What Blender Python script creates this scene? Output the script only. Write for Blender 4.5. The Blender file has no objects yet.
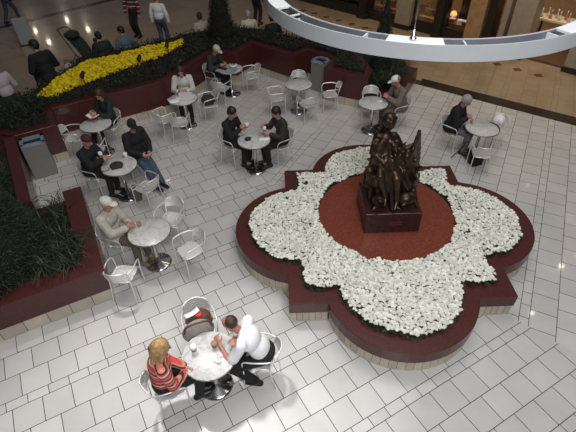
import bpy, bmesh, math, random
from mathutils import Vector, Matrix, noise
random.seed(7)
SC = bpy.context.scene
COL = SC.collection
PI = math.pi
R = math.radians

# ------------------------------------------------------------------ camera
FPX, PITCH, ROLL, CAMH = 445.92, 0.71727, -0.026437, 5.5519
_F = Vector((0, math.cos(PITCH), -math.sin(PITCH)))
_X = Vector((1, 0, 0))
_U = _X.cross(_F)
CR = _X * math.cos(ROLL) + _U * math.sin(ROLL)
CU = _U * math.cos(ROLL) - _X * math.sin(ROLL)
def at(x, y, z=0.0):
    """point of the horizontal plane z seen at pixel (x, y) of the 576x432 frame"""
    d = _F + CR * ((x - 288) / FPX) - CU * ((y - 216) / FPX)
    t = (z - CAMH) / d.z
    return Vector((d.x * t, d.y * t, z))
cd = bpy.data.cameras.new('camera')
cam = bpy.data.objects.new('camera', cd)
COL.objects.link(cam)
m3 = Matrix((CR, CU, -_F)).transposed()
cam.matrix_world = Matrix.Translation((0, 0, CAMH)) @ m3.to_4x4()
cd.sensor_width = 36
cd.lens = 36 * FPX / 576
cd.clip_end = 200
SC.camera = cam

# ------------------------------------------------------------------ materials
def _mat(name):
    m = bpy.data.materials.new(name); m.use_nodes = True
    nt = m.node_tree
    return m, nt, nt.nodes['Principled BSDF']
def mat(name, col, rough=.6, metal=0, var=.12, scale=12, bump=0, spec=.5, coords='Object', coat=0):
    m, nt, b = _mat(name)
    tc = nt.nodes.new('ShaderNodeTexCoord')
    n = nt.nodes.new('ShaderNodeTexNoise'); n.inputs['Scale'].default_value = scale; n.inputs['Detail'].default_value = 4
    nt.links.new(tc.outputs[coords], n.inputs['Vector'])
    r = nt.nodes.new('ShaderNodeValToRGB')
    c = Vector(col)
    r.color_ramp.elements[0].position = .3; r.color_ramp.elements[1].position = .7
    r.color_ramp.elements[0].color = (*(c * (1 - var)), 1)
    r.color_ramp.elements[1].color = (*[min(1, v * (1 + var)) for v in c], 1)
    nt.links.new(n.outputs['Fac'], r.inputs['Fac'])
    nt.links.new(r.outputs['Color'], b.inputs['Base Color'])
    b.inputs['Roughness'].default_value = rough
    b.inputs['Metallic'].default_value = metal
    b.inputs['Specular IOR Level'].default_value = spec
    if coat: b.inputs['Coat Weight'].default_value = coat; b.inputs['Coat Roughness'].default_value = .06
    if bump:
        bp = nt.nodes.new('ShaderNodeBump'); bp.inputs['Strength'].default_value = bump; bp.inputs['Distance'].default_value = .01
        nt.links.new(n.outputs['Fac'], bp.inputs['Height']); nt.links.new(bp.outputs['Normal'], b.inputs['Normal'])
    return m
def tint_mat(name, col, rough, var=.06, scale=3, spec=.5, metal=0, coat=0, trans=0):
    """base colour times a per-face tint attribute (each tile or leaf has its own shade)"""
    m = mat(name, col, rough, metal, var, scale, spec=spec, coat=coat)
    nt = m.node_tree; b = nt.nodes['Principled BSDF']
    src = b.inputs['Base Color'].links[0].from_socket
    a = nt.nodes.new('ShaderNodeAttribute'); a.attribute_name = 'tint'
    mx = nt.nodes.new('ShaderNodeMix'); mx.data_type = 'RGBA'; mx.blend_type = 'MULTIPLY'; mx.inputs['Factor'].default_value = 1
    nt.links.new(src, mx.inputs[6]); nt.links.new(a.outputs['Color'], mx.inputs[7])
    nt.links.new(mx.outputs[2], b.inputs['Base Color'])
    return m
def emit_mat(name, col, s):
    m, nt, b = _mat(name)
    b.inputs['Base Color'].default_value = (*col, 1)
    b.inputs['Emission Color'].default_value = (*col, 1); b.inputs['Emission Strength'].default_value = s
    return m
def glass_mat(name):
    m, nt, b = _mat(name)
    b.inputs['Base Color'].default_value = (.9, .95, .95, 1); b.inputs['Roughness'].default_value = .03
    b.inputs['Transmission Weight'].default_value = 1; b.inputs['IOR'].default_value = 1.05
    return m
def stripes_mat(name, cols, freq, axis=2, rough=.85):
    m, nt, b = _mat(name)
    tc = nt.nodes.new('ShaderNodeTexCoord'); sp = nt.nodes.new('ShaderNodeSeparateXYZ')
    nt.links.new(tc.outputs['Object'], sp.inputs[0])
    ns = nt.nodes.new('ShaderNodeTexNoise'); ns.inputs['Scale'].default_value = 6
    nt.links.new(tc.outputs['Object'], ns.inputs['Vector'])
    ad = nt.nodes.new('ShaderNodeMath'); ad.operation = 'MULTIPLY_ADD'
    nt.links.new(ns.outputs['Fac'], ad.inputs[0]); ad.inputs[1].default_value = .05
    nt.links.new(sp.outputs[axis], ad.inputs[2])
    mu = nt.nodes.new('ShaderNodeMath'); mu.operation = 'MULTIPLY'; mu.inputs[1].default_value = freq
    nt.links.new(ad.outputs[0], mu.inputs[0])
    fr = nt.nodes.new('ShaderNodeMath'); fr.operation = 'FRACT'
    nt.links.new(mu.outputs[0], fr.inputs[0])
    r = nt.nodes.new('ShaderNodeValToRGB'); r.color_ramp.interpolation = 'CONSTANT'
    while len(r.color_ramp.elements) < len(cols): r.color_ramp.elements.new(.5)
    p = 0
    for e, (c, w) in zip(r.color_ramp.elements, cols):
        e.position = p; e.color = (*c, 1); p += w
    nt.links.new(fr.outputs[0], r.inputs['Fac']); nt.links.new(r.outputs['Color'], b.inputs['Base Color'])
    b.inputs['Roughness'].default_value = rough
    return m
def marble_mat(name, col, vein, rough=.25):
    m, nt, b = _mat(name)
    tc = nt.nodes.new('ShaderNodeTexCoord')
    n = nt.nodes.new('ShaderNodeTexNoise'); n.inputs['Scale'].default_value = 8; n.inputs['Detail'].default_value = 8; n.inputs['Distortion'].default_value = 1.6
    nt.links.new(tc.outputs['Object'], n.inputs['Vector'])
    r = nt.nodes.new('ShaderNodeValToRGB')
    r.color_ramp.elements[0].position = .40; r.color_ramp.elements[0].color = (*vein, 1)
    r.color_ramp.elements[1].position = .56; r.color_ramp.elements[1].color = (*col, 1)
    nt.links.new(n.outputs['Fac'], r.inputs['Fac']); nt.links.new(r.outputs['Color'], b.inputs['Base Color'])
    b.inputs['Roughness'].default_value = rough
    return m

M = dict(
 tile=tint_mat('floor_tile', (.55, .53, .505), .34, .05, 2.2, coat=.25),
 grout=mat('grout', (.032, .026, .022), .9),
 hall=tint_mat('hall_tile', (.35, .265, .18), .22, .1, 1.2, coat=.5),
 hallgrout=mat('hall_grout', (.12, .085, .055), .6),
 strip=mat('dark_stone_strip', (.024, .020, .018), .25, var=.3, scale=9),
 inlay=mat('brown_inlay', (.12, .06, .03), .2),
 granite=mat('red_granite', (.070, .0200, .0170), .34, var=.28, scale=55, spec=.25, coat=.3),
 discstone=mat('disc_granite', (.165, .042, .026), .18, var=.2, scale=30, spec=.5),
 pedestal=mat('pedestal_granite', (.034, .014, .013), .22, var=.3, scale=50),
 basetile=tint_mat('beige_base_tile', (.56, .48, .38), .4, .08, 4),
 soil=mat('soil', (.012, .010, .008), .95, var=.4, scale=30, bump=.5),
 alu=mat('brushed_aluminium', (.86, .85, .83), .46, .65, .06, 40),
 steel=mat('polished_steel', (.62, .62, .63), .16, 1, .05, 30),
 band=mat('table_edge_band', (.35, .35, .35), .35, 1, .05),
 marble=marble_mat('table_marble', (.58, .575, .555), (.44, .44, .425), .3),
 bronze=mat('bronze', (.056, .033, .020), .38, .7, .55, 7, .5),
 whiteflower=tint_mat('white_petals', (.92, .91, .81), .7, .02, 30),
 yellowflower=tint_mat('yellow_petals', (.95, .72, .004), .7, .10, 8),
 flowerleaf=tint_mat('flower_leaves', (.03, .045, .012), .8, .3, 20),
 hedge=tint_mat('hedge_leaves', (.018, .026, .007), .7, .3, 10),
 cone=tint_mat('conifer_leaves', (.030, .050, .030), .8, .3, 10),
 grass=tint_mat('strap_leaves', (.036, .055, .024), .55, .3, 10),
 bin=mat('bin_panel', (.20, .185, .17), .45, var=.1, scale=60),
 bintop_lit=mat('bin_top_lit', (.42, .52, .60), .3, .6, .1),  # blue-white light on the top edges is put into this colour
 black=mat('black_matte', (.006, .006, .006), .6, var=.3),
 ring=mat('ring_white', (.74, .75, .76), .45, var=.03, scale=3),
 ringface_shaded=mat('ring_face_shaded', (.37, .378, .385), .5, var=.03, scale=3),  # darker copy of the white ring: shade on its sides put into the colour
 ringin=mat('ring_channel', (.13, .135, .155), .5, var=.1, scale=4),
 skin=mat('skin', (.42, .22, .15), .5, var=.06, scale=20),
 skin2=mat('skin_ruddy', (.42, .19, .14), .5, var=.08, scale=20),
 eye=mat('eye_dark', (.02, .015, .012), .2),
 lip=mat('lip', (.30, .11, .09), .5),
 paper=mat('white_paper', (.78, .78, .77), .8, var=.04, scale=20),
 cardboard=mat('brown_card', (.30, .19, .10), .8),
 blackcloth=mat('black_cloth', (.0075, .007, .008), .85, var=.35, scale=25, bump=.3),
 white=mat('white_cloth', (.74, .74, .73), .85, var=.05, scale=15, bump=.3),
 denim=mat('denim', (.045, .065, .10), .85, var=.25, scale=40),
 tan=mat('tan_cloth', (.42, .385, .33), .85, var=.12, scale=14, bump=.3),
 khaki=mat('khaki_cloth', (.11, .085, .06), .85, var=.15, scale=20),
 cream=mat('cream_cloth', (.50, .46, .34), .85, var=.08),
 offwhite=mat('offwhite_cloth', (.56, .53, .48), .85, var=.06),
 pink=mat('pale_pink_cloth', (.46, .36, .33), .85, var=.08),
 lilac=mat('pale_lilac_cloth', (.42, .37, .40), .85, var=.08),
 grey=mat('grey_cloth', (.12, .12, .13), .85, var=.15),
 greybrown=mat('greybrown_cloth', (.16, .125, .11), .85, var=.15),
 charcoal=mat('charcoal_cloth', (.028, .025, .023), .85, var=.3),
 teal=mat('dark_teal_cloth', (.010, .020, .019), .85, var=.3),
 maroon=mat('maroon_cloth', (.055, .012, .016), .85, var=.25),
 redcloth=mat('red_cloth', (.22, .02, .02), .8, var=.2),
 bluecloth=mat('slate_blue_cloth', (.09, .12, .16), .85, var=.2),
 orange=mat('orange_cloth', (.40, .13, .05), .8),
 blonde=mat('blonde_hair', (.36, .22, .09), .6, var=.35, scale=30),
 darkhair=mat('dark_hair', (.012, .008, .006), .55, var=.4, scale=30),
 brownhair=mat('brown_hair', (.045, .022, .012), .6, var=.4, scale=30),
 greyhair=mat('grey_hair', (.30, .29, .28), .7, var=.3, scale=40),
 shoe=mat('dark_shoe', (.012, .010, .009), .4),
 tanshoe=mat('tan_shoe', (.22, .14, .08), .5),
 straw=mat('woven_straw', (.30, .27, .23), .8, var=.35, scale=70, bump=.6),
 brownleather=mat('brown_leather', (.10, .052, .032), .5, var=.2),
 red=mat('bright_red', (.50, .02, .02), .6),
 green=mat('green_cloth', (.05, .13, .04), .8),
 newsprint=mat('newsprint', (.30, .31, .32), .8, var=.35, scale=25),
 shelfwood=mat('display_wood', (.22, .10, .05), .4, var=.2),
 column=mat('column_stone', (.26, .22, .16), .45, var=.1, scale=8),
 woodpanel=mat('wood_panel', (.30, .18, .09), .4, var=.2, scale=5),
 darkframe=mat('dark_frame', (.018, .013, .011), .35),
 shopwall=mat('shop_wall', (.34, .20, .10), .6),
 shopfloor=mat('shop_floor', (.10, .055, .03), .4),
 glass=glass_mat('clear_glass'),
 lampglow=emit_mat('warm_lamp', (1, .42, .12), 1.0),
 sign=mat('sign_grey', (.30, .32, .34), .35, var=.05),
 trunk=mat('bark', (.05, .03, .02), .9),
 stripesweater=stripes_mat('striped_knit', [((.46, .045, .04), .36), ((.66, .56, .50), .15), ((.42, .06, .05), .18), ((.02, .015, .02), .14), ((.52, .20, .12), .17)], 10),
 stripesleeve=stripes_mat('striped_sleeve', [((.20, .015, .02), .5), ((.5, .5, .48), .2), ((.02, .02, .02), .3)], 7),
)

# ------------------------------------------------------------------ tagging
def tag(o, label=None, cat=None, group=None, kind=None):
    if label: o['label'] = label
    if cat: o['category'] = cat
    if group: o['group'] = group
    if kind: o['kind'] = kind
    return o
def thing(name, label, cat, loc=(0, 0, 0), rz=0, group=None):
    o = bpy.data.objects.new(name, None); COL.objects.link(o)
    o.location = loc; o.rotation_euler = (0, 0, rz); o.empty_display_size = .1
    return tag(o, label, cat, group)
def children(o): return [c for c in bpy.data.objects if c.parent == o]
def copy_tree(o, parent=None):
    c = o.copy(); COL.objects.link(c)
    if parent: c.parent = parent
    for ch in children(o): copy_tree(ch, c)
    return c

# ------------------------------------------------------------------ mesh builder
def _basis(d):
    d = d.normalized()
    h = Vector((0, 0, 1)) if abs(d.z) < .95 else Vector((1, 0, 0))
    a = d.cross(h).normalized(); b = a.cross(d).normalized()
    return a, b
class MB:
    def __init__(s):
        s.bm = bmesh.new(); s.t = s.bm.loops.layers.color.new('tint')
    def face(s, pts, tint=1, mi=0):
        vs = [s.bm.verts.new(p) for p in pts]
        try: f = s.bm.faces.new(vs)
        except ValueError: return
        f.material_index = mi
        for l in f.loops: l[s.t] = (tint, tint, tint, 1)
        return f
    def _tint(s, fs, tint=1, mi=0):
        for f in fs:
            f.material_index = mi
            for l in f.loops: l[s.t] = (tint, tint, tint, 1)
    def box(s, c, size, rz=0, rot=None, bevel=0, mi=0, tint=1):
        mt = Matrix.Translation(c) @ (rot.to_4x4() if rot else Matrix.Rotation(rz, 4, 'Z')) @ Matrix.Diagonal((*size, 1))
        r = bmesh.ops.create_cube(s.bm, size=1, matrix=mt)
        fs = set(f for v in r['verts'] for f in v.link_faces)
        s._tint(fs, tint, mi)
        if bevel:
            es = set(e for v in r['verts'] for e in v.link_edges)
            bmesh.ops.bevel(s.bm, geom=list(es), offset=bevel, segments=2, affect='EDGES', profile=.5)
        return s
    def ell(s, c, r, rot=None, u=16, v=10, mi=0):
        mt = Matrix.Translation(c) @ (rot.to_4x4() if rot else Matrix()) @ Matrix.Diagonal((*r, 1))
        q = bmesh.ops.create_uvsphere(s.bm, u_segments=u, v_segments=v, radius=1, matrix=mt)
        s._tint(set(f for w in q['verts'] for f in w.link_faces), 1, mi)
        return s
    def rings(s, rs, cap=True, closed=False, mi=0, smooth=True):
        vr = [[s.bm.verts.new(p) for p in r] for r in rs]
        n = len(vr[0]); k = len(vr)
        for i in range(k if closed else k - 1):
            A, B = vr[i], vr[(i + 1) % k]
            for j in range(n):
                f = s.bm.faces.new((A[j], A[(j + 1) % n], B[(j + 1) % n], B[j])); f.material_index = mi; f.smooth = smooth
                for l in f.loops: l[s.t] = (1, 1, 1, 1)
        if cap and not closed:
            for f in (s.bm.faces.new(vr[0][::-1]), s.bm.faces.new(vr[-1])):
                f.material_index = mi
                for l in f.loops: l[s.t] = (1, 1, 1, 1)
        return s
    def cap(s, a, b, ra, rb=None, n=12, flat=None, k=3):
        """tapered capsule; flat=(normal, factor) squashes it along a direction"""
        a = Vector(a); b = Vector(b); rb = ra if rb is None else rb
        d = b - a
        if d.length < 1e-6: d = Vector((0, 0, 1e-4))
        dn = d.normalized(); x, y = _basis(d)
        if flat: 
            y = (flat[0] - dn * flat[0].dot(dn)).normalized(); x = dn.cross(y)
        fy = flat[1] if flat else 1
        rs = []
        for i in range(k + 1):
            t = -PI / 2 * (1 - i / k) if i else -PI / 2 * .93
            rs.append((a + dn * (ra * math.sin(t)), ra * math.cos(t)))
        for i in range(k + 1):
            t = PI / 2 * i / k if i < k else PI / 2 * .93
            rs.append((b + dn * (rb * math.sin(t)), rb * math.cos(t)))
        s.rings([[c + x * (r * math.cos(2 * PI * j / n)) + y * (fy * r * math.sin(2 * PI * j / n)) for j in range(n)] for c, r in rs])
        return s
    def tube(s, pts, r, n=8, sub=4):
        pts = [Vector(p) for p in pts]
        if sub > 1 and len(pts) > 2:                      # Catmull-Rom
            q = []
            P = [pts[0] * 2 - pts[1]] + pts + [pts[-1] * 2 - pts[-2]]
            for i in range(1, len(P) - 2):
                for j in range(sub):
                    t = j / sub
                    q.append(.5 * ((2 * P[i]) + (P[i + 1] - P[i - 1]) * t + (2 * P[i - 1] - 5 * P[i] + 4 * P[i + 1] - P[i + 2]) * t * t + (3 * P[i] - P[i - 1] - 3 * P[i + 1] + P[i + 2]) * t ** 3))
            q.append(pts[-1]); pts = q
        rs = []; px = None
        for i, p in enumerate(pts):
            d = (pts[min(i + 1, len(pts) - 1)] - pts[max(i - 1, 0)]).normalized()
            if px is None: px, py = _basis(d)
            else:
                px = (px - d * px.dot(d)).normalized(); py = px.cross(d).normalized()
            rs.append([p + px * (r * math.cos(2 * PI * j / n)) + py * (r * math.sin(2 * PI * j / n)) for j in range(n)])
        return s.rings(rs)
    def lathe(s, prof, c=(0, 0, 0), n=32, mi=0):
        c = Vector(c)
        return s.rings([[c + Vector((r * math.cos(2 * PI * j / n), r * math.sin(2 * PI * j / n), z)) for j in range(n)] for r, z in prof], mi=mi)
    def prism(s, poly, z0, z1, mi=0, tint=1):
        p = [Vector(q[:2]) for q in poly]
        if sum(p[i].x * p[(i + 1) % len(p)].y - p[(i + 1) % len(p)].x * p[i].y for i in range(len(p))) < 0: p = p[::-1]
        lo = [s.bm.verts.new((q.x, q.y, z0)) for q in p]; hi = [s.bm.verts.new((q.x, q.y, z1)) for q in p]
        fs = [s.bm.faces.new(hi), s.bm.faces.new(lo[::-1])]
        n = len(p)
        for i in range(n): fs.append(s.bm.faces.new((lo[i], lo[(i + 1) % n], hi[(i + 1) % n], hi[i])))
        s._tint(fs, tint, mi)
        return s
    def build(s, name, mats, parent=None, smooth=None, label=None):
        me = bpy.data.meshes.new(name)
        if smooth is not None:
            for f in s.bm.faces: f.smooth = smooth
        bmesh.ops.recalc_face_normals(s.bm, faces=s.bm.faces) if len(s.bm.faces) < 20000 else None
        s.bm.to_mesh(me); s.bm.free()
        for m in (mats if isinstance(mats, (list, tuple)) else [mats]): me.materials.append(m)
        o = bpy.data.objects.new(name, me); COL.objects.link(o)
        if parent: o.parent = parent
        if label: o['label'] = label
        return o
    def remesh(s, name, mt, voxel, parent=None, it=3, fac=.5):
        """one continuous skin around everything collected so far"""
        me = bpy.data.meshes.new('tmp'); s.bm.to_mesh(me); s.bm.free()
        t = bpy.data.objects.new('tmp', me); COL.objects.link(t)
        r = t.modifiers.new('r', 'REMESH'); r.mode = 'VOXEL'; r.voxel_size = voxel; r.use_smooth_shade = True
        if it:
            q = t.modifiers.new('s', 'SMOOTH'); q.factor = fac; q.iterations = it
        dg = bpy.context.evaluated_depsgraph_get()
        nm = bpy.data.meshes.new_from_object(t.evaluated_get(dg)); nm.name = name
        bpy.data.objects.remove(t); bpy.data.meshes.remove(me)
        nm.materials.clear(); nm.materials.append(mt)
        for p in nm.polygons: p.use_smooth = True; p.material_index = 0
        o = bpy.data.objects.new(name, nm); COL.objects.link(o)
        if parent: o.parent = parent
        return o
AMB, SKY, BEAM, HALL, SHOP, GLINT, SOUTH, HGLINT, FRONT, EXPO = .06, 540, 4000, 36, 55, 20, 660, 14, 32, 0.0
# ------------------------------------------------------------------ floor
PC = Vector((1.604, 5.60))                 # centre of the flower planter; the tile courses turn about it
MIT = Vector((math.cos(R(45.4)), math.sin(R(45.4))))
def courses(mb, ang, urange, vrange, v0, keep, tints, wtile=.358, mi=0):
    """running-bond courses: three square-tile rows, then one narrow row"""
    a = R(ang); U = Vector((math.cos(a), math.sin(a))); V = Vector((-U.y, U.x))
    g = .0045
    v = v0 - 1.24 * math.ceil((v0 - vrange[0]) / 1.24); k = 0
    while v < vrange[1]:
        for h, w, off in ((.139, .258, .1), (.367, wtile, 0), (.367, wtile, .5), (.367, wtile, .0)):
            u = urange[0] + (off + (k * .37) % 1) * w
            while u < urange[1]:
                q = [U * (u + g) + V * (v + g), U * (u + w - g) + V * (v + g), U * (u + w - g) + V * (v + h - g), U * (u + g) + V * (v + h - g)]
                if keep(sum(q, Vector((0, 0))) / 4):
                    mb.face([(p.x, p.y, 0) for p in q], random.uniform(*tints), mi)
                u += w
            v += h
        k += 1
def clip(mb, co, no):
    bm = mb.bm
    bmesh.ops.bisect_plane(bm, geom=bm.verts[:] + bm.edges[:] + bm.faces[:], plane_co=co, plane_no=no, clear_outer=True)
SA, SB = Vector((3.98, 11.69)), Vector((6.98, 9.38))                # near edge of the dark stone strip
SD = (SB - SA).normalized(); SN = Vector((-SD.y, SD.x))
if SN.y < 0: SN = -SN
fl = MB()
courses(fl, 28.5, (-9, 8), (-6, 16), 2.875, lambda p: -9.5 < p.x < 7 and -2.5 < p.y < 13.6 and not (p.x < -5.9 and p.y > 8.2) and not (p.x < -2.2 and p.y > 12.4) and (p - PC).dot(MIT) < .35, (.94, 1.0))
clip(fl, (PC.x, PC.y, 0), (MIT.x, MIT.y, 0))
f2 = MB()
courses(f2, 61.8, (-6, 18), (-10, 12), -1.26, lambda p: -3 < p.x < 12 and -4 < p.y < 13.4 and (p - PC).dot(MIT) > -.35 and (p - SA).dot(SN) < .3, (.94, 1.0))
clip(f2, (PC.x, PC.y, 0), (-MIT.x, -MIT.y, 0))
clip(f2, (SA.x, SA.y, 0), (SN.x, SN.y, 0))
tm = bpy.data.meshes.new('tmp'); f2.bm.to_mesh(tm); fl.bm.from_mesh(tm); f2.bm.free(); bpy.data.meshes.remove(tm)
for f in fl.bm.faces:
    f.normal_update()
    if f.normal.z < 0: f.normal_flip()
fl.prism([(-11, -3), (12, -3), (12, 6.2), (SA.x, SA.y), (3.2, 16), (-11, 16)], -.12, -.0025, mi=1)
tag(fl.build('floor', [M['tile'], M['grout']]), 'pale square floor tiles in courses around the flower planter', 'floor', kind='structure')

# hallway floor beyond the strip and behind the planters
hf = MB()
ex = SA + SD * 9; w = .45
hf.prism([SA + SN * .0 - SD * .2, ex, ex + SN * w, SA + SN * w - SD * .35], -.1, .0015, mi=2)
courses(hf, 61.8, (4, 24), (-14, 10), -1.26, lambda p: (p - SA).dot(SN) > .3 and p.x > 2.2 and p.x < 16 and p.y < 22, (.95, 1.03))
bm = hf.bm
bmesh.ops.bisect_plane(bm, geom=[g for g in bm.verts[:] + bm.edges[:] + bm.faces[:]], plane_co=(0, 0, -.05), plane_no=(0, 0, -1))
hf.prism([(-20, 9), (-9.2, 8.5), (-5.5, 12), (-1, 13.8), (2.2, 12.3), (3.9, 12.2), (14, 4.5), (22, 10), (22, 30), (-20, 30)], -.1, -.003, mi=1)
# big warm slabs of the left part of the hall
for i in range(-22, 22):
    for j in range(0, 26):
        a = R(44.5); U = Vector((math.cos(a), math.sin(a))); V = Vector((-U.y, U.x)); s = .75; g = .003
        o = Vector((-4, 9)) + U * (i * s) + V * ((j - 6) * s)
        q = [o + U * g + V * g, o + U * (s - g) + V * g, o + U * (s - g) + V * (s - g), o + U * g + V * (s - g)]
        c = o + (U + V) * s / 2
        if c.x < 2.1 and c.y > 9 and c.x > -18: hf.face([(p.x, p.y, -.0005) for p in q], random.uniform(.92, 1.0), 0)
# dark band top left
A, B = Vector((-13, 15.5)), Vector((-6.2, 22.4)); n = (B - A).normalized(); n = Vector((-n.y, n.x)) * .17
hf.prism([A - n, B - n, B + n, A + n], -.05, .002, mi=2)
# row of small brown inlays in front of the shops
PA, PB = Vector((1.92, 19.09)), Vector((8.51, 12.41)); PD = (PB - PA).normalized(); PN = Vector((PD.y, -PD.x))
if PN.y > 0: PN = -PN
for k in range(-4, 15):
    c = PA + PN * .95 + PD * (k * .62)
    hf.prism([c + PD * .15, c + PN * .15, c - PD * .15, c - PN * .15], -.05, .002, mi=3)
tag(hf.build('floor_hall', [M['hall'], M['hallgrout'], M['strip'], M['inlay']]), 'polished tan hallway floor with a dark stone strip', 'floor', kind='structure')

# ------------------------------------------------------------------ granite planters
def base_tiles(mb, poly, z0, z1, step=.30, inset=.012):
    """upright tiles around the foot of a planter, with open joints"""
    n = len(poly)
    P = [Vector(q[:2]) for q in poly]
    if sum(P[i].x * P[(i + 1) % n].y - P[(i + 1) % n].x * P[i].y for i in range(n)) < 0: P = P[::-1]
    for i in range(n):
        a, b = P[i], P[(i + 1) % n]; d = b - a; L = d.length
        if L < 1e-4: continue
        d.normalize(); nn = Vector((d.y, -d.x)); k = max(1, round(L / step)); s = L / k
        for j in range(k):
            g = .004 if step > .1 else .003
            p = a + d * (j * s + g) - nn * inset; q = a + d * ((j + 1) * s - g) - nn * inset
            mb.face([(p.x, p.y, z0), (q.x, q.y, z0), (q.x, q.y, z1), (p.x, p.y, z1)], random.uniform(.88, 1.0))
def shrink(poly, d):
    P = [Vector(q[:2]) for q in poly]; n = len(P)
    if sum(P[i].x * P[(i + 1) % n].y - P[(i + 1) % n].x * P[i].y for i in range(n)) < 0: P = P[::-1]
    out = []
    for i in range(n):
        e1 = (P[i] - P[i - 1]).normalized(); e2 = (P[(i + 1) % n] - P[i]).normalized()
        n1 = Vector((-e1.y, e1.x)); n2 = Vector((-e2.y, e2.x)); b = n1 + n2
        k = d / max(.35, 1 + n1.dot(n2))
        out.append(P[i] + b * k)
    return out
def planter(name, label, poly, z, zb=.22, rim=.28, soil=True, extra=(), step=.30):
    t = thing(name, label, 'planter')
    b = MB(); base_tiles(b, poly, 0, zb, step); b.build('tile_base', M['basetile'], t)
    c = MB(); c.prism(shrink(poly, .03), 0, zb, 0); c.build('base_core', M['grout'], t)
    g = MB(); g.prism(poly, zb, z)
    for pl, zz in extra: g.prism(pl, z - .02, zz)
    o = g.build('granite_wall', M['granite'], t)
    bv = o.modifiers.new('b', 'BEVEL'); bv.width = .008; bv.segments = 2; bv.limit_method = 'ANGLE'
    if soil:
        s = MB(); s.prism(shrink(poly, rim), z - .1, z + .004); s.build('soil', M['soil'], t)
    return t
QA = [(-5.26, 9.26), (-2.96, 10.58), (-2.05, 12.37), (-1.32, 12.29), (-.9, 13.01), (.30, 11.95), (.66, 12.35), (1.32, 11.75), (1.02, 11.12), (1.55, 10.74), (2.07, 10.46), (2.25, 10.9), (2.0, 12.2),
      (-.6, 14.12), (-1.65, 14.4), (-2.83, 13.95), (-4.13, 13.0), (-5.55, 12.1), (-6.05, 10.2), (-7.2, 9.1), (-9, 8.6), (-9, 7.6), (-5.9, 8.2), (-5.58, 8.09), (-4.86, 8.51)]
pA = planter('raised_planter', 'long zigzag dark red granite planter with hedge behind the tables', QA, .88, soil=False)
QB = [(-4.34, 5.94), (-3.63, 6.30), (-2.74, 4.50), (-4.16, 3.76), (-7.2, 2.1), (-9.5, 3.2), (-9.5, 7.3), (-5.93, 8.15), (-5.58, 8.09)]
up = [(-3.90, 6.16), (-3.63, 6.30), (-3.10, 5.27), (-3.36, 5.13)]
up2 = [(-5.58, 8.09), (-4.34, 5.94), (-4.52, 5.84), (-5.76, 7.99)]
pB = planter('raised_planter', 'red granite corner planter in the left foreground holding a big clipped cone', QB, .68, .24, .30, True, [(up, .88), (up2, .88)])
QC = [(2.10, 10.52), (2.95, 10.50), (3.73, 12.0), (2.1, 13.0), (1.9, 12.2)]
pC = planter('raised_planter', 'low red granite planter behind the man in white and orange cap', QC, .42, .08, .22)

# quatrefoil flower planter
S, C0 = 1.625, 1.07
LR = (C0 * C0 + .86 ** 2) / (2 * .86); LO = S + .86 - LR
def quatre(ins=0, seg=26):
    pts = []
    s = S - ins; r = LR - ins
    c = math.sqrt(max(0, r * r - (s - LO) ** 2))
    a0 = math.atan2(c, s - LO)
    for k in range(4):
        th = k * PI / 2 + R(.5)
        for j in range(seg + 1):
            a = -a0 + 2 * a0 * j / seg
            x, y = LO + r * math.cos(a), r * math.sin(a)
            pts.append((PC.x + x * math.cos(th) - y * math.sin(th), PC.y + x * math.sin(th) + y * math.cos(th)))
        x, y = s, s
        pts.append((PC.x + x * math.cos(th) - y * math.sin(th), PC.y + x * math.sin(th) + y * math.cos(th)))
    return pts
qp = thing('flower_planter', 'four-lobed dark red granite planter full of white chrysanthemums in the middle', 'planter')
b = MB(); base_tiles(b, quatre(0), 0, .225, .10); b.build('tile_base', M['basetile'], qp)
b = MB(); b.prism(quatre(.035), 0, .225); b.build('base_core', M['grout'], qp)
b = MB(); b.prism(quatre(-.012), .225, .447)
o = b.build('granite_rim', M['granite'], qp); bv = o.modifiers.new('b', 'BEVEL'); bv.width = .012; bv.segments = 2; bv.limit_method = 'ANGLE'; bv.angle_limit = .6
b = MB(); b.prism(quatre(.24), .40, .452); b.build('soil', M['soil'], qp)
DC = Vector((1.68, 5.80)); DR = 1.15
b = MB(); b.lathe([(DR, .40), (DR, .50), (DR - .01, .51), (.001, .51)], (DC.x, DC.y, 0), 72); b.build('stone_disc', M['discstone'], qp, False, 'round polished red stone disc under the statue')
# white blooms
def inq(p, ins):
    d = p - PC
    s = S - ins; r = LR - ins
    if abs(d.x) < s and abs(d.y) < s: return True
    for q in ((LO, 0), (-LO, 0), (0, LO), (0, -LO)):
        if (d - Vector(q)).length < r: return True
    return False
def bloom(mb, c, r, tint, tilt, n=8):
    ax = Vector((random.gauss(0, tilt), random.gauss(0, tilt), 1)).normalized(); x, y = _basis(ax)
    for rr, h, t0 in ((r, .0, 0), (r * .62, r * .42, .4)):
        a0 = random.random() * 6
        top = c + ax * (h + r * .16)
        for j in range(n):
            a = a0 + 2 * PI * j / n; d = PI / n
            p = c + ax * (h + random.uniform(-.12, .12) * r) + (x * math.cos(a) + y * math.sin(a)) * rr * random.uniform(.85, 1.1)
            l = c + ax * (h + r * .12) + (x * math.cos(a - d) + y * math.sin(a - d)) * rr * .62
            q = c + ax * (h + r * .12) + (x * math.cos(a + d) + y * math.sin(a + d)) * rr * .62
            mb.face((top, l, p, q), tint)
def leaf(mb, c, L, W, d, tint):
    x, y = _basis(d)
    mb.face((c, c + d * L * .5 + x * W, c + d * L, c + d * L * .5 - x * W), tint)
def rdir(up=.3):
    while 1:
        v = Vector((random.uniform(-1, 1), random.uniform(-1, 1), random.uniform(-1, 1)))
        if .1 < v.length < 1:
            v.normalize(); v.z += up
            return v.normalized()
fm = MB(); lm = MB()
st = .035
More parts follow.
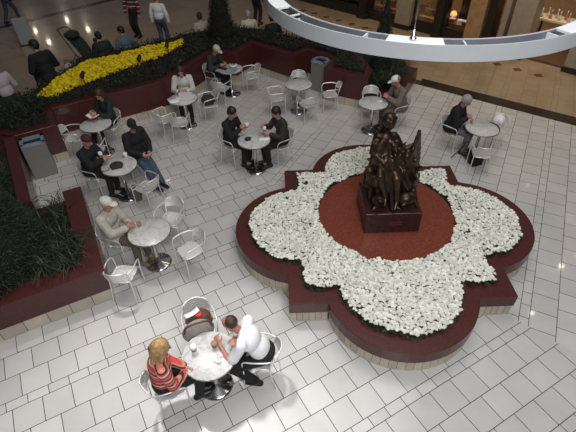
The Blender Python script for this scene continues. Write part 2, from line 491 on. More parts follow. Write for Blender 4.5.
for i in range(-82, 82):
    for j in range(-82, 82):
        p = PC + Vector((i * st + random.uniform(-.014, .014), j * st + random.uniform(-.014, .014)))
        e = .235 + .045 * noise.noise((p.x * 3.1, p.y * 3.1, 0)) + .03 * noise.noise((p.x * 9, p.y * 9, 4))
        if not inq(p, e): continue
        rd = (p - DC).length
        if rd < DR + .015 + .05 * noise.noise((p.x * 4, p.y * 4, 7)): continue
        edge = 0 if inq(p, e + .1) and rd > DR + .17 else 1
        z = .555 + .045 * noise.noise((p.x * 2.5, p.y * 2.5, 3)) - .02 * edge + random.uniform(-.011, .011)
        if random.random() < .012 or noise.noise((p.x * 7, p.y * 7, 9)) > .64:
            for k in range(4): leaf(lm, Vector((p.x, p.y, z - .05)), .06, .015, rdir(.5), random.uniform(.6, 1))
            continue
        bloom(fm, Vector((p.x, p.y, z)), random.uniform(.027, .036), random.uniform(.84, 1), .22)
        if edge:
            for k in range(3): leaf(lm, Vector((p.x, p.y, z - .06)), .08, .018, rdir(0), random.uniform(.6, 1))
tag(fm.build('chrysanthemum_bed', M['whiteflower']), 'dense white chrysanthemum blooms around the round stone disc', 'flowers', kind='stuff')
# dark foliage under the blooms
for i in range(-26, 26):
    for j in range(-26, 26):
        p = PC + Vector((i * .11, j * .11))
        if inq(p, .29) and (p - DC).length > DR + .05:
            for k in range(3): leaf(lm, Vector((p.x + random.uniform(-.05, .05), p.y + random.uniform(-.05, .05), .47)), .09, .025, rdir(.4), random.uniform(.5, 1))
tag(lm.build('chrysanthemum_foliage', M['flowerleaf']), 'dark green leaves between and under the white blooms', 'foliage', kind='stuff')

# ------------------------------------------------------------------ pedestal and statue
ped = thing('pedestal', 'square dark granite block under the bronze statue', 'pedestal', (1.68, 5.73, .51), R(.3))
b = MB(); b.box((0, 0, .2), (.90, .86, .40), bevel=.012); b.build('block', M['pedestal'], ped)
b = MB(); b.box((.04, -.432, .2), (.20, .006, .09)); b.build('plaque', M['granite'], ped)
st_ = thing('bronze_statue', 'dark bronze statue of a seated girl among birds on the granite block', 'statue', (1.68, 5.80, .91), 0)
b = MB()
V = Vector
# rocky mass with drapery folds
OX = -.16
for c, r in (((0, .05, .22), (.36, .30, .26)), ((-.10, 0, .48), (.29, .26, .26)), ((.14, .02, .45), (.26, .24, .26)), ((-.08, .03, .70), (.24, .19, .20)), ((.12, .0, .66), (.18, .16, .18))):
    b.ell(c, r)
rs_ = random.Random(21)
for k in range(26):
    a = 2 * PI * k / 26 + rs_.uniform(-.15, .15)
    p = V((.27 * math.cos(a) - .03, .03 + .22 * math.sin(a), rs_.uniform(.4, .85))); q = V((.42 * math.cos(a + .35), .02 + .33 * math.sin(a + .35), rs_.uniform(.02, .35)))
    b.cap(p, q, rs_.uniform(.05, .085), rs_.uniform(.025, .05))
# torso, neck, head, arms wrapped in a shawl
for k in range(9): b.cap((OX - .15 + .035 * k, .0 - .03 * math.sin(k), 1.06 - .02 * abs(k - 4)), (OX - .22 + .06 * k, -.13, .70 + .03 * math.sin(k * 2)), .05, .035)
b.ell((OX - .02, .06, .86), (.155, .13, .16)); b.ell((OX - .01, .08, 1.0), (.145, .11, .16)); b.cap((OX - .12, .08, 1.08), (OX + .13, .09, 1.08), .062, .058)
b.cap((OX, .08, 1.1), (OX + .01, .06, 1.22), .05, .045)
b.ell((OX + .02, .04, 1.33), (.090, .105, .12)); b.cap((OX + .05, -.045, 1.31), (OX + .065, -.08, 1.295), .02, .012)
b.cap((OX - .14, .08, 1.06), (OX - .21, -.04, .86), .056, .046); b.cap((OX - .21, -.04, .86), (OX - .05, -.22, .78), .046, .030)
b.cap((OX + .15, .09, 1.05), (OX + .27, .0, .86), .056, .046); b.cap((OX + .27, .0, .86), (OX + .33, -.18, .70), .046, .03)
b.cap((OX + .16, .12, 1.02), (.22, .06, .55), .07, .10)
# legs hanging in front
b.cap((OX - .05, 0, .72), (OX - .10, -.28, .58), .095, .07); b.cap((OX - .10, -.28, .58), (OX + .02, -.36, .22), .062, .036); b.cap((OX + .02, -.36, .22), (OX + .0, -.45, .14), .036, .026)
b.cap((OX + .08, 0, .72), (OX + .16, -.30, .54), .095, .07); b.cap((OX + .16, -.30, .54), (OX + .20, -.38, .16), .062, .036); b.cap((OX + .20, -.38, .16), (OX + .16, -.47, .08), .036, .026)
for k in range(46):                                              # ragged feathers and folds
    a = rs_.uniform(0, 2 * PI); z = rs_.uniform(.15, .98); r0 = .30 * (1.15 - z * .55)
    p = V((r0 * math.cos(a) - .02, .03 + r0 * .8 * math.sin(a), z)); q = p + V((math.cos(a) * rs_.uniform(.04, .15), math.sin(a) * rs_.uniform(.03, .12), rs_.uniform(-.12, .14)))
    b.cap(p, q, rs_.uniform(.04, .07), rs_.uniform(.012, .03))
body = b.remesh('figure', M['bronze'], .014, st_, 1)
b = MB(); b.ell((OX + .01, .07, 1.355), (.102, .110, .110)); b.ell((OX - .05, .16, 1.34), (.065, .065, .06)); b.cap((OX - .04, .13, 1.3), (OX - .06, .17, 1.10), .055, .035)
for k in range(9): b.ell((OX + .01 + .09 * math.cos(k * .7), .07 + .09 * math.sin(k * .7), 1.38 + .03 * math.sin(k * 2.1)), (.035, .035, .03))
b.remesh('hair', M['bronze'], .012, st_, 1)
# birds: raised wing on the right, beaked bird on the left
b = MB()
for k in range(11):
    x0 = .13 + .026 * k; zt = 1.10 - .075 * abs(k - 4) ** 1.15
    b.cap((x0, -.06 + .03 * k, .12), (.22 + .024 * k, -.10 + .03 * k, zt + .08), .075, .030, flat=(V((.3, 1, 0)), .55))
for k in range(7):
    b.cap((.30, -.05, .55 - .05 * k), (.40 + .01 * k, -.16 + .03 * k, .66 - .09 * k), .045, .018, flat=(V((.3, 1, 0)), .5))
b.ell((.27, -.06, .32), (.14, .20, .22)); b.cap((.28, -.16, .38), (.30, -.28, .56), .055, .045); b.ell((.30, -.30, .60), (.05, .07, .05)); b.cap((.31, -.34, .60), (.32, -.42, .56), .022, .01)
b.remesh('raised_wing', M['bronze'], .014, st_, 1)
b = MB()
b.ell((-.28, -.08, .42), (.14, .22, .17)); b.cap((-.33, -.14, .48), (-.40, -.18, .62), .07, .05); b.ell((-.41, -.19, .64), (.07, .065, .055)); b.cap((-.45, -.20, .64), (-.55, -.24, .58), .028, .010)
for k in range(6): b.cap((-.20 + .02 * k, -.06, .56 - .06 * k), (-.40 + .04 * k, .16 - .06 * k, .40 - .06 * k), .055, .02, flat=(V((1, .2, .4)), .5))
b.remesh('beaked_bird', M['bronze'], .014, st_, 1)
b = MB()
b.ell((-.22, -.32, .14), (.12, .12, .11)); b.cap((-.22, -.40, .17), (-.25, -.48, .26), .045, .035); b.ell((.20, -.32, .15), (.14, .12, .12)); b.cap((.24, -.38, .17), (.12, -.44, .12), .055, .022)
b.cap((-.26, -.36, .08), (-.33, -.42, .03), .04, .02); b.cap((-.02, -.32, .10), (.10, -.43, .03), .04, .02); b.cap((.30, -.28, .3), (.38, -.38, .05), .05, .03); b.cap((-.05, -.3, .3), (-.02, -.42, .04), .05, .03)
b.remesh('lower_birds', M['bronze'], .014, st_, 1)
# ------------------------------------------------------------------ planting
def inpoly(p, poly):
    c = False; n = len(poly); j = n - 1
    for i in range(n):
        xi, yi = poly[i][0], poly[i][1]; xj, yj = poly[j][0], poly[j][1]
        if (yi > p[1]) != (yj > p[1]) and p[0] < (xj - xi) * (p[1] - yi) / (yj - yi) + xi: c = not c
        j = i
    return c
def scatter(poly, n):
    xs = [p[0] for p in poly]; ys = [p[1] for p in poly]; out = []
    while len(out) < n:
        p = (random.uniform(min(xs), max(xs)), random.uniform(min(ys), max(ys)))
        if inpoly(p, poly): out.append(p)
    return out
YB = [tuple(at(x, y, .98)[:2]) for x, y in ((36, 97), (58, 78), (83, 63), (110, 57), (140, 49), (183, 40), (182, 45), (162, 56), (122, 70), (86, 83), (52, 97))]
FI = shrink(QA, .14)
core = MB(); core.prism(shrink(QA, .20), .80, .955)
hb = MB()
hc = thing('hedge', 'low dark green hedge growing along the zigzag planter', 'hedge')
core.build('soil_and_stems', M['soil'], hc)
for p in scatter([tuple(q) for q in FI], 13000):
    if inpoly(p, YB) or p[0] < -6.3: continue
    h = 1.03 + .05 * noise.noise((p[0] * 2, p[1] * 2, 0))
    leaf(hb, Vector((p[0], p[1], random.uniform(.88, h))), random.uniform(.05, .10), .02, rdir(.5), random.uniform(.45, 1.1))
hb.build('foliage', M['hedge'], hc)
yf = MB(); yl = MB()
for p in scatter(YB, 5200):
    z = .99 + .04 * noise.noise((p[0] * 4, p[1] * 4, 0)) + random.uniform(-.02, .02)
    bloom(yf, Vector((p[0], p[1], z)), random.uniform(.036, .052), random.uniform(.85, 1), .35, 6)
    leaf(yl, Vector((p[0], p[1], z - .07)), .09, .02, rdir(.2), random.uniform(.6, 1))
tag(yf.build('yellow_flower_bed', M['yellowflower']), 'strip of bright yellow flowers on the hallway side of the hedge', 'flowers', kind='stuff')
tag(yl.build('flower_foliage', M['flowerleaf']), 'green leaves under the yellow flowers', 'foliage', kind='stuff')

def strap(mb, c, L, w, az, lift, tint):
    d = Vector((math.cos(az), math.sin(az), 0)); s = Vector((-d.y, d.x, 0)) * w
    pts = []
    for k in range(5):
        t = k / 4
        pts.append(c + d * (L * t * (.35 + .5 * t)) + Vector((0, 0, L * lift * (t * 1.25 - t * t * .85))))
    for k in range(4):
        a, b = (1 - k / 4 * .8), (1 - (k + 1) / 4 * .85)
        mb.face((pts[k] - s * a, pts[k] + s * a, pts[k + 1] + s * b, pts[k + 1] - s * b), tint)
def grasses(name, label, poly, n, z, L, group=None):
    mb = MB()
    for p in scatter(poly, n):
        for k in range(13):
            strap(mb, Vector((p[0] + random.gauss(0, .03), p[1] + random.gauss(0, .03), z)), random.uniform(.6, 1.15) * L, .0105, random.uniform(0, 2 * PI), random.uniform(.5, 1.15), random.choice((.35, .6, .9, 1.3, 2.0)))
    return tag(mb.build(name, M['grass']), label, 'plants', kind='stuff')
grasses('border_grass', 'arching strap leaved border grass around the foot of the big clipped cone', [(-4.25, 5.86), (-3.88, 6.02), (-3.42, 5.35), (-3.08, 4.65), (-4.3, 4.05), (-6.4, 2.9), (-6.8, 6.0), (-6.1, 7.9), (-5.8, 7.8), (-4.62, 5.80)], 470, .66, .52)
grasses('border_grass', 'strap leaved grass in the dark corner left of the silver litter bin', [(-6.0, 8.35), (-5.35, 9.1), (-5.6, 9.9), (-6.6, 9.2), (-8.4, 8.4), (-8.4, 7.7)], 220, .9, .35)
grasses('border_grass', 'dark strap leaved plants spilling over the low planter under the white ring', [(2.2, 10.6), (2.85, 10.6), (3.3, 11.5), (3.2, 12.0), (2.1, 12.6), (1.2, 12.4), (1.1, 11.6), (2.1, 11.2)], 240, .62, .50)
def cone(name, label, base, r, h, n, group=None):
    t = thing(name, label, 'tree', base, 0, group)
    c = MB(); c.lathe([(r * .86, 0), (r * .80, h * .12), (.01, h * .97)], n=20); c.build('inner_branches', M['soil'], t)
    k = MB(); k.cap((0, 0, -.25), (0, 0, .3), .05); k.build('trunk', M['trunk'], t)
    f = MB()
    for i in range(n):
        z = h * (1 - math.sqrt(random.random())); a = random.uniform(0, 2 * PI)
        rr = r * (1 - z / h) * random.uniform(.82, 1.04) + .01
        if z < .12 * h: rr *= .90 + z / h
        o = Vector((math.cos(a), math.sin(a), .35))
        d = (o + Vector((random.gauss(0, .5), random.gauss(0, .5), random.gauss(.3, .5)))).normalized()
        leaf(f, Vector((rr * math.cos(a), rr * math.sin(a), z)), random.uniform(.04, .09), .009 + .006 * (n < 4000), d, random.uniform(.4, 1.5))
    f.build('foliage', M['cone'], t)
    return t
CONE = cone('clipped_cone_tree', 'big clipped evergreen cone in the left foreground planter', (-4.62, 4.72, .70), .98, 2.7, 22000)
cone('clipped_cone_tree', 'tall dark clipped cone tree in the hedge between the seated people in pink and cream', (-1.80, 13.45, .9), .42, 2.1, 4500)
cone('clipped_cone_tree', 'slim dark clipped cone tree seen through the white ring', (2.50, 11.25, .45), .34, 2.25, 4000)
# small garden spotlights on stakes in the flowers
for x, y, l in ((85, 83, 'black garden spotlight on a stake in the middle of the yellow flowers'), (141, 66, 'black garden spotlight on a stake at the right half of the yellow flowers'), (168.5, 52, 'black garden spotlight on a stake at the right tip of the yellow flowers'), (43, 91, 'black garden spotlight on a stake at the left tip of the yellow flowers')):
    p = at(x, y, 1.0)
    t = thing('garden_spotlight', l, 'lamp', (p.x, p.y, .92), 0, 'spotlights in the yellow flowers')
    b = MB(); b.cap((0, 0, 0), (0, 0, .24), .012); b.build('stake', M['redcloth'], t)
    b = MB(); b.cap((0, -.05, .27), (0, .07, .31), .055, .045); b.build('lamp_head', M['black'], t)

# ------------------------------------------------------------------ hanging ring
RC = Vector((1.645, 5.55)); RO, RI, RZ, RH = 1.845, 1.672, 4.008, .139
ring = thing('hanging_ring', 'large white suspended ring with an open channel on top above the statue', 'ring', (RC.x, RC.y, RZ))
def ang(x, y):
    p = at(x, y, RZ + RH); return math.atan2(p.y - RC.y, p.x - RC.x)
b = MB(); N = 160
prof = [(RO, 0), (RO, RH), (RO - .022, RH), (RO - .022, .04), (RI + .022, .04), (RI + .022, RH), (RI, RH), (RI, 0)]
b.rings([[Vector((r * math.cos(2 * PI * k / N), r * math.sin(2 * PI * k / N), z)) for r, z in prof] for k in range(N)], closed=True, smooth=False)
b.build('shell', M['ringface_shaded'], ring, False)
b = MB()
b.rings([[Vector((r * math.cos(2 * PI * k / N), r * math.sin(2 * PI * k / N), z)) for r, z in ((RO - .0225, .03), (RO - .0225, RH - .003), (RO - .026, RH - .003), (RO - .026, .046), (RI + .026, .046), (RI + .026, RH - .003), (RI + .0225, RH - .003), (RI + .0225, .03))] for k in range(N)], closed=True, smooth=False)
b.build('channel_lining', M['ringin'], ring, False)
def cover(a0, a1, m='ring', nm='cover_plate', z=RH + .002):
    b = MB(); k = max(3, int(abs(a1 - a0) / .04))
    b.rings([[Vector((r * math.cos(a0 + (a1 - a0) * i / k), r * math.sin(a0 + (a1 - a0) * i / k), q)) for r, q in ((RO - .002, z - .02), (RO - .002, z), (RI + .004, z), (RI + .004, z - .02))] for i in range(k + 1)], smooth=False)
    b.build(nm, M[m], ring, False)
aL, aM0, aM1, aR = ang(278, 8), ang(387, 38), ang(444, 42), ang(570, 33)
cover(aL, aL - .38); cover(aM0, aM1); cover(aR, aR + .3)
cover(PI / 2 - .2, PI / 2 + .2)
cover(ang(281, 9), ang(292, 15), 'darkframe', 'dark_lens', RH - .02)
cover(ang(556, 34), ang(569, 33), 'darkframe', 'dark_lens', RH - .02)
for x, y in ((293, 14), (364, 35), (466, 43), (556, 34)):
    a = ang(x, y); b = MB(); b.box(((RO + RI) / 2 * math.cos(a), (RO + RI) / 2 * math.sin(a), RH * .55), (RO - RI - .03, .012, RH * .8), rz=a); b.build('divider', M['ring'], ring)
a0 = ang(413, 39)
for k in range(3):
    a = a0 + k * 2 * PI / 3; q = Vector((1.76 * math.cos(a), 1.76 * math.sin(a), 0))
    b = MB(); b.lathe([(.03, RH), (.03, RH + .02), (.014, RH + .03), (.012, RH + .09), (.001, RH + .10)], q, 12); b.build('cable_fitting', M['steel'], ring)
    b = MB(); b.cap(q + Vector((0, 0, RH + .08)), q * .98 + Vector((0, 0, 7.4)), .004, n=6); b.build('cable', M['steel'], ring)

# ------------------------------------------------------------------ litter bins
def litter_bin(label, loc, rz, w, d, h, group=None):
    t = thing('litter_bin', label, 'bin', loc, rz)
    b = MB(); b.box((0, 0, h * .5 - .02), (w, d, h - .06), bevel=.006); b.build('body', M['bin'], t)
    b = MB(); b.box((0, 0, .02), (w - .04, d - .04, .04)); b.build('plinth', M['black'], t)
    b = MB(); b.box((-w / 2 - .004, 0, h / 2), (.006, d - .03, h - .1)); b.build('side_panel', M['darkframe'], t)
    b = MB(); z = h - .02
    for c, s in (((0, d / 2 - .045, z), (w, .09, .06)), ((0, -d / 2 + .02, z), (w, .04, .06)), ((-w / 2 + .03, 0, z), (.06, d, .06)), ((w / 2 - .03, 0, z), (.06, d, .06))): b.box(c, s)
    b.build('top_frame', M['bintop_lit'], t)
    b = MB(); b.box((0, -.02, h - .045), (w - .12, d - .12, .03)); b.build('opening', M['black'], t, None, 'black square opening')
p, q = at(35.3, 180.7), at(59.6, 173.9)
a = math.atan2(q.y - p.y, q.x - p.x); nrm = Vector((-math.sin(a), math.cos(a), 0))
litter_bin('grey square litter bin in the planter corner at the left', (p + q) / 2 + nrm * .19, a, .46, .34, .82)
p, q = at(310, 89.5), at(323, 93.8)
a = math.atan2(q.y - p.y, q.x - p.x); nrm = Vector((-math.sin(a), math.cos(a), 0))
litter_bin('grey square litter bin against the red granite wall beside an empty chair', (p + q) / 2 + nrm * .20, a, .44, .36, .84)

# ------------------------------------------------------------------ shop fronts
def tpx(x):
    d = at(x, 8 + (x - 330) * .26); return (d.to_2d() - PA).dot(PD)
sa = math.atan2(PD.y, PD.x)
def sbox(mb, x0, x1, d0, d1, z0, z1, px=True, bevel=0):
    """box of the shop row: along the front (pixel or metre), depth behind the front, height"""
    t0, t1 = (tpx(x0), tpx(x1)) if px else (x0, x1)
    c = PA + PD * ((t0 + t1) / 2) - PN * ((d0 + d1) / 2)
    mb.box((c.x, c.y, (z0 + z1) / 2), (t1 - t0, abs(d1 - d0), z1 - z0), rz=sa, bevel=bevel)
b = MB(); sbox(b, -4, 12.5, 2.6, 2.75, 0, 3.4, False); tag(b.build('wall_back', M['shopwall']), kind='structure')
b = MB(); sbox(b, -4, 12.5, .0, 2.6, -.05, .06, False); tag(b.build('floor_shop', M['shopfloor']), kind='structure')
b = MB(); sbox(b, -4, 12.5, -.05, .35, 2.7, 3.4, False); tag(b.build('wall_header', M['column']), kind='structure')
b = MB(); sbox(b, 300, 464, -.06, .12, 0, .28); tag(b.build('trim_1', M['darkframe']), kind='structure')
def column(x0, x1, m, label, d0=-.22, d1=.35):
    t = thing('column', label, 'column')
    b = MB(); sbox(b, x0, x1, d0, d1, 0, 2.75, bevel=.01); b.build('shaft', M[m], t)
    b = MB(); sbox(b, x0 - .8, x1 + .8, d0 - .04, d1 + .04, 0, .16, bevel=.01); b.build('plinth', M['darkframe'], t)
column(361, 368, 'darkframe', 'dark narrow post left of the orange lit display window')
column(397, 411, 'column', 'pale stone column between two display windows behind the ring')
column(434, 441, 'darkframe', 'dark post left of the window with the orange lamp')
column(464, 479, 'woodpanel', 'tan wooden panel pier right of the window with the orange lamp')
column(482, 488, 'darkframe', 'first dark door post beside the tan pier')
column(494, 499, 'column', 'slim stone post left of the broad column', -.1)
column(504, 523, 'column', 'broad pale stone column left of the display table')
column(564, 580, 'column', 'pale stone column at the right edge of the frame')
for i, (x0, x1) in enumerate(((300, 361), (368, 397), (411, 434), (441, 464))):
    w = MB(); sbox(w, x0, x1, .02, .035, .30, 2.7); o = tag(w.build('window_%d' % (i + 1), M['glass']), kind='structure')
    f = MB(); sbox(f, x0, x1, -.02, .07, .26, .34); sbox(f, x0, x0 + 1, -.02, .07, .3, 2.7); sbox(f, x1 - 1, x1, -.02, .07, .3, 2.7)
    f.build('window_frame', M['darkframe'], o)
def display(x0, x1, top, items, label, cloth='shopwall'):
    t = thing('display_stand', label, 'display')
    b = MB(); sbox(b, x0, x1, .25, .75, .06, .42, bevel=.01); b.build('plinth', M[top], t)
    b = MB(); sbox(b, x0 + 1, x1 - 1, .9, .95, .06, 1.7); b.build('back_panel', M[cloth], t)
    return t
display(370, 395, 'shelfwood', 0, 'low wooden display stand in the window left of the stone column')
display(413, 433, 'woodpanel', 0, 'tan display stand in the window right of the stone column')
display(442, 463, 'shelfwood', 0, 'display stand under the orange lamp', 'darkframe')
display(305, 358, 'darkframe', 0, 'dark display stand in the leftmost shop window', 'shelfwood')
def on_shop(x, d, z): 
    c = PA + PD * tpx(x) - PN * d; return Vector((c.x, c.y, z))
t = thing('table_lamp', 'glowing orange lamp in the dark shop window', 'lamp', on_shop(441, .6, .42))
b = MB(); b.lathe([(.07, 0), (.07, .02), (.02, .04), (.02, .16)]); b.build('base', M['darkframe'], t)
b = MB(); b.lathe([(.10, .14), (.115, .19), (.07, .28), (.001, .29)], n=20); b.build('lamp_shade', M['lampglow'], t)
for k, x in enumerate((444, 452, 456, 460)):
    t = thing('gift_box', ['red gift box left of the orange lamp', 'small white box right of the orange lamp', 'red box with white lid in the lamp window', 'white gift box at the right of the lamp window'][k], 'box', on_shop(x, .36, .42), sa)
    b = MB(); b.box((0, 0, .06), (.16, .16, .12)); b.build('box_body', M[['red', 'paper', 'red', 'paper'][k]], t)
    b = MB(); b.box((0, 0, .13), (.18, .18, .025)); b.build('lid', M[['paper', 'paper', 'paper', 'red'][k]], t)
for k, x in enumerate((375, 383, 390, 418, 426)):
    t = thing('shoulder_bag', ['leather bag at the left of the orange lit shop window', 'leather bag in the middle of the orange lit shop window', 'leather bag at the right of the orange lit shop window', 'tan bag at the left of the window right of the stone column', 'tan bag at the right of the window right of the stone column'][k], 'bag', on_shop(x, .5, .42), sa)
    b = MB(); b.box((0, 0, .12), (.26, .12, .24), bevel=.03); b.build('bag_body', M[['woodpanel', 'shelfwood', 'woodpanel', 'woodpanel', 'shelfwood'][k]], t)
    b = MB(); b.tube([(-.08, 0, .23), (-.07, 0, .36), (.07, 0, .36), (.08, 0, .23)], .01); b.build('handle', M['brownleather'], t)
# open shop on the right: display table with rows of pointed bottles
dt = thing('display_table', 'dark display table with a pale top in the open shop at the upper right', 'table')
b = MB(); sbox(b, 505, 545, 1.0, 1.6, .86, .92); b.build('table_top', M['cream'], dt)
for x in (507, 515, 543):
    for d in (1.06, 1.54):
        b = MB(); sbox(b, x - .7, x + .7, d - .03, d + .03, .06, .86); b.build('leg', M['darkframe'], dt)
b = MB(); sbox(b, 507, 543, 1.06, 1.54, .28, .32); b.build('lower_shelf', M['shelfwood'], dt)
for k in range(9):
    x = 507.5 + k * 4.3
    t = thing('bottle', 'pointed pale bottle on the display table in the open shop', 'bottle', on_shop(x, 1.15 + .18 * (k % 2), .92), 0, 'bottles on the shop display table')
    b = MB(); b.lathe([(.045, 0), (.05, .06), (.03, .10), (.012, .16), (.001, .24)], n=12); b.build('glass_body', M[['cream', 'orange', 'pink'][k % 3]], t)
    b = MB(); b.lathe([(.014, .2), (.014, .26), (.001, .265)], n=10); b.build('stopper', M['paper'], t)
t = thing('pedestal_sign', 'grey freestanding sign panel in the hallway at the upper left', 'sign', at(28.5, 44.5), R(20))
b = MB(); b.box((0, 0, .45), (.44, .10, .86), bevel=.01); b.build('panel', M['sign'], t)
b = MB(); b.box((0, 0, .012), (.50, .30, .024)); b.build('base', M['darkframe'], t)
# ------------------------------------------------------------------ cafe tables
TABLES = [(-1.005, 3.000), (-2.225, 5.247), (-.658, 7.935), (-4.158, 8.755), (-3.210, 7.131), (4.107, 8.165), (2.033, 9.419), (-1.443, 11.567), (.347, 10.502), (-2.423, 9.883)]
TLAB = ['round stone topped cafe table between the striped sweater woman and the bald man',
 'round stone topped cafe table beside the old man in beige jacket and cap',
 'round cafe table between the two people in dark sweaters holding coffee cups',
 'round cafe table of the dark haired reader by the granite wall',
 'round cafe table with a dark bag on it between two people in black',
 'round cafe table of the man with the cane, out on the open floor',
 'round cafe table beside the man in white and orange cap',
 'round cafe table covered by a newspaper in the far corner',
 'empty round cafe table with four free chairs near the litter bin',
 'round cafe table of the woman with the laptop']
def make_table():
    t = thing('cafe_table', TLAB[0], 'table', (0, 0, 0), 0, 'round cafe tables')
    b = MB(); b.lathe([(.325, .708), (.334, .712), (.334, .726), (.328, .73), (.001, .73)], n=48); b.build('tabletop', M['marble'], t, True)
    b = MB(); b.lathe([(.33, .70), (.339, .702), (.339, .724), (.334, .727), (.333, .703)], n=48); b.build('edge_band', M['band'], t, True)
    b = MB(); b.lathe([(.10, .69), (.10, .70), (.036, .67), (.034, .06), (.05, .05)], n=20); b.build('column', M['steel'], t, True)
    b = MB(); b.lathe([(.225, 0), (.228, .012), (.20, .03), (.08, .045), (.03, .08), (.001, .08)], n=36); b.build('base', M['steel'], t, True)
    return t
t0 = make_table()
tabs = []
for i, (x, y) in enumerate(TABLES):
    o = t0 if i == 0 else copy_tree(t0)
    o.location = (x, y, 0); o.rotation_euler.z = i * 1.3; o['label'] = TLAB[i]; tabs.append(o)

# ------------------------------------------------------------------ aluminium chairs; seat centre at the origin, facing +y
def make_chair():
    t = thing('cafe_chair', 'aluminium cafe chair', 'chair', (0, 0, 0), 0, 'aluminium cafe chairs')
    A = M['alu']
    b = MB()                                                       # slatted seat
    for k in range(8):
        x = -.182 + k * .052
        w = .0235; L = .20 - .03 * (abs(k - 3.5) / 3.5) ** 3
        ys = [-L, -L * .55, 0, L * .55, L]; zs = [.447, .438, .436, .442, .438]
        for i in range(4):
            b.rings([[(x - w, ys[i + j], zs[i + j]), (x + w, ys[i + j], zs[i + j]), (x + w, ys[i + j], zs[i + j] + .006), (x - w, ys[i + j], zs[i + j] + .006)] for j in (0, 1)], smooth=False)
    b.build('seat', A, t)
    b = MB(); q = []
    for k in range(28):
        a = 2 * PI * k / 28; e = .55
        q.append((.215 * math.copysign(abs(math.cos(a)) ** e, math.cos(a)), .212 * math.copysign(abs(math.sin(a)) ** e, math.sin(a)), .437))
    b.tube(q + q[:1], .011, 6, 1); b.build('seat_rim', A, t)
    b = MB()                                                       # curved back: slats
    for k in range(4):
        z = .545 + k * .044
        rs = []
        for i in range(11):
            u = -1 + i / 5; hw = .215 - (.03 if k == 3 else 0); x = hw * u; y = -.300 + .085 * u * u - .30 * (z - .545)
            rs.append([(x, y, z), (x, y - .005, z), (x, y - .017, z + .039), (x, y - .012, z + .039)])
        b.rings(rs, smooth=False)
    b.build('backrest', A, t)
    b = MB(); b.tube([(-.205, -.19, .44), (-.222, -.215, .56), (-.218, -.255, .67), (-.165, -.305, .72), (0, -.36, .735), (.165, -.305, .72), (.218, -.255, .67), (.222, -.215, .56), (.205, -.19, .44)], .0115, 8, 3); b.build('back_frame', A, t)
    for s in (-1, 1):
        b = MB(); b.tube([(s * .220, -.24, .640), (s * .262, -.12, .655), (s * .275, .05, .652), (s * .268, .17, .640), (s * .255, .222, .585), (s * .245, .225, .50)], .0125, 8, 3); b.build('armrest', A, t)
        b = MB(); b.tube([(s * .245, .225, .50), (s * .24, .222, .30), (s * .245, .24, .008)], .0115, 8, 3); b.cap((s * .245, .24, .004), (s * .245, .24, .014), .014, n=8); b.build('leg', A, t)
        b = MB(); b.tube([(s * .205, -.19, .44), (s * .215, -.215, .25), (s * .235, -.27, .008)], .0115, 8, 3); b.cap((s * .235, -.27, .004), (s * .235, -.27, .014), .014, n=8); b.build('leg', A, t)
    t.scale = (.81, .81, .97)
    b = MB(); b.tube([(-.24, .222, .42), (0, .205, .425), (.24, .222, .42)], .009, 6, 2); b.build('stretcher', A, t)
    return t
ch0 = make_chair(); used = []
def chair(pos, look, label):
    """pos: seat centre on the floor plan; look: table index, or a facing angle in degrees"""
    o = copy_tree(ch0) if used else ch0
    used.append(o)
    pos = Vector((pos[0], pos[1]))
    if isinstance(look, int) and 0 <= look < 20: d = Vector(TABLES[look]) - pos; a = math.atan2(d.y, d.x)
    else: a = R(look)
    o.location = (pos.x, pos.y, 0); o.rotation_euler.z = a - PI / 2; o['label'] = label
    return pos, a
def pol(i, deg, r=.60):
    return (TABLES[i][0] + r * math.cos(R(deg)), TABLES[i][1] + r * math.sin(R(deg)))
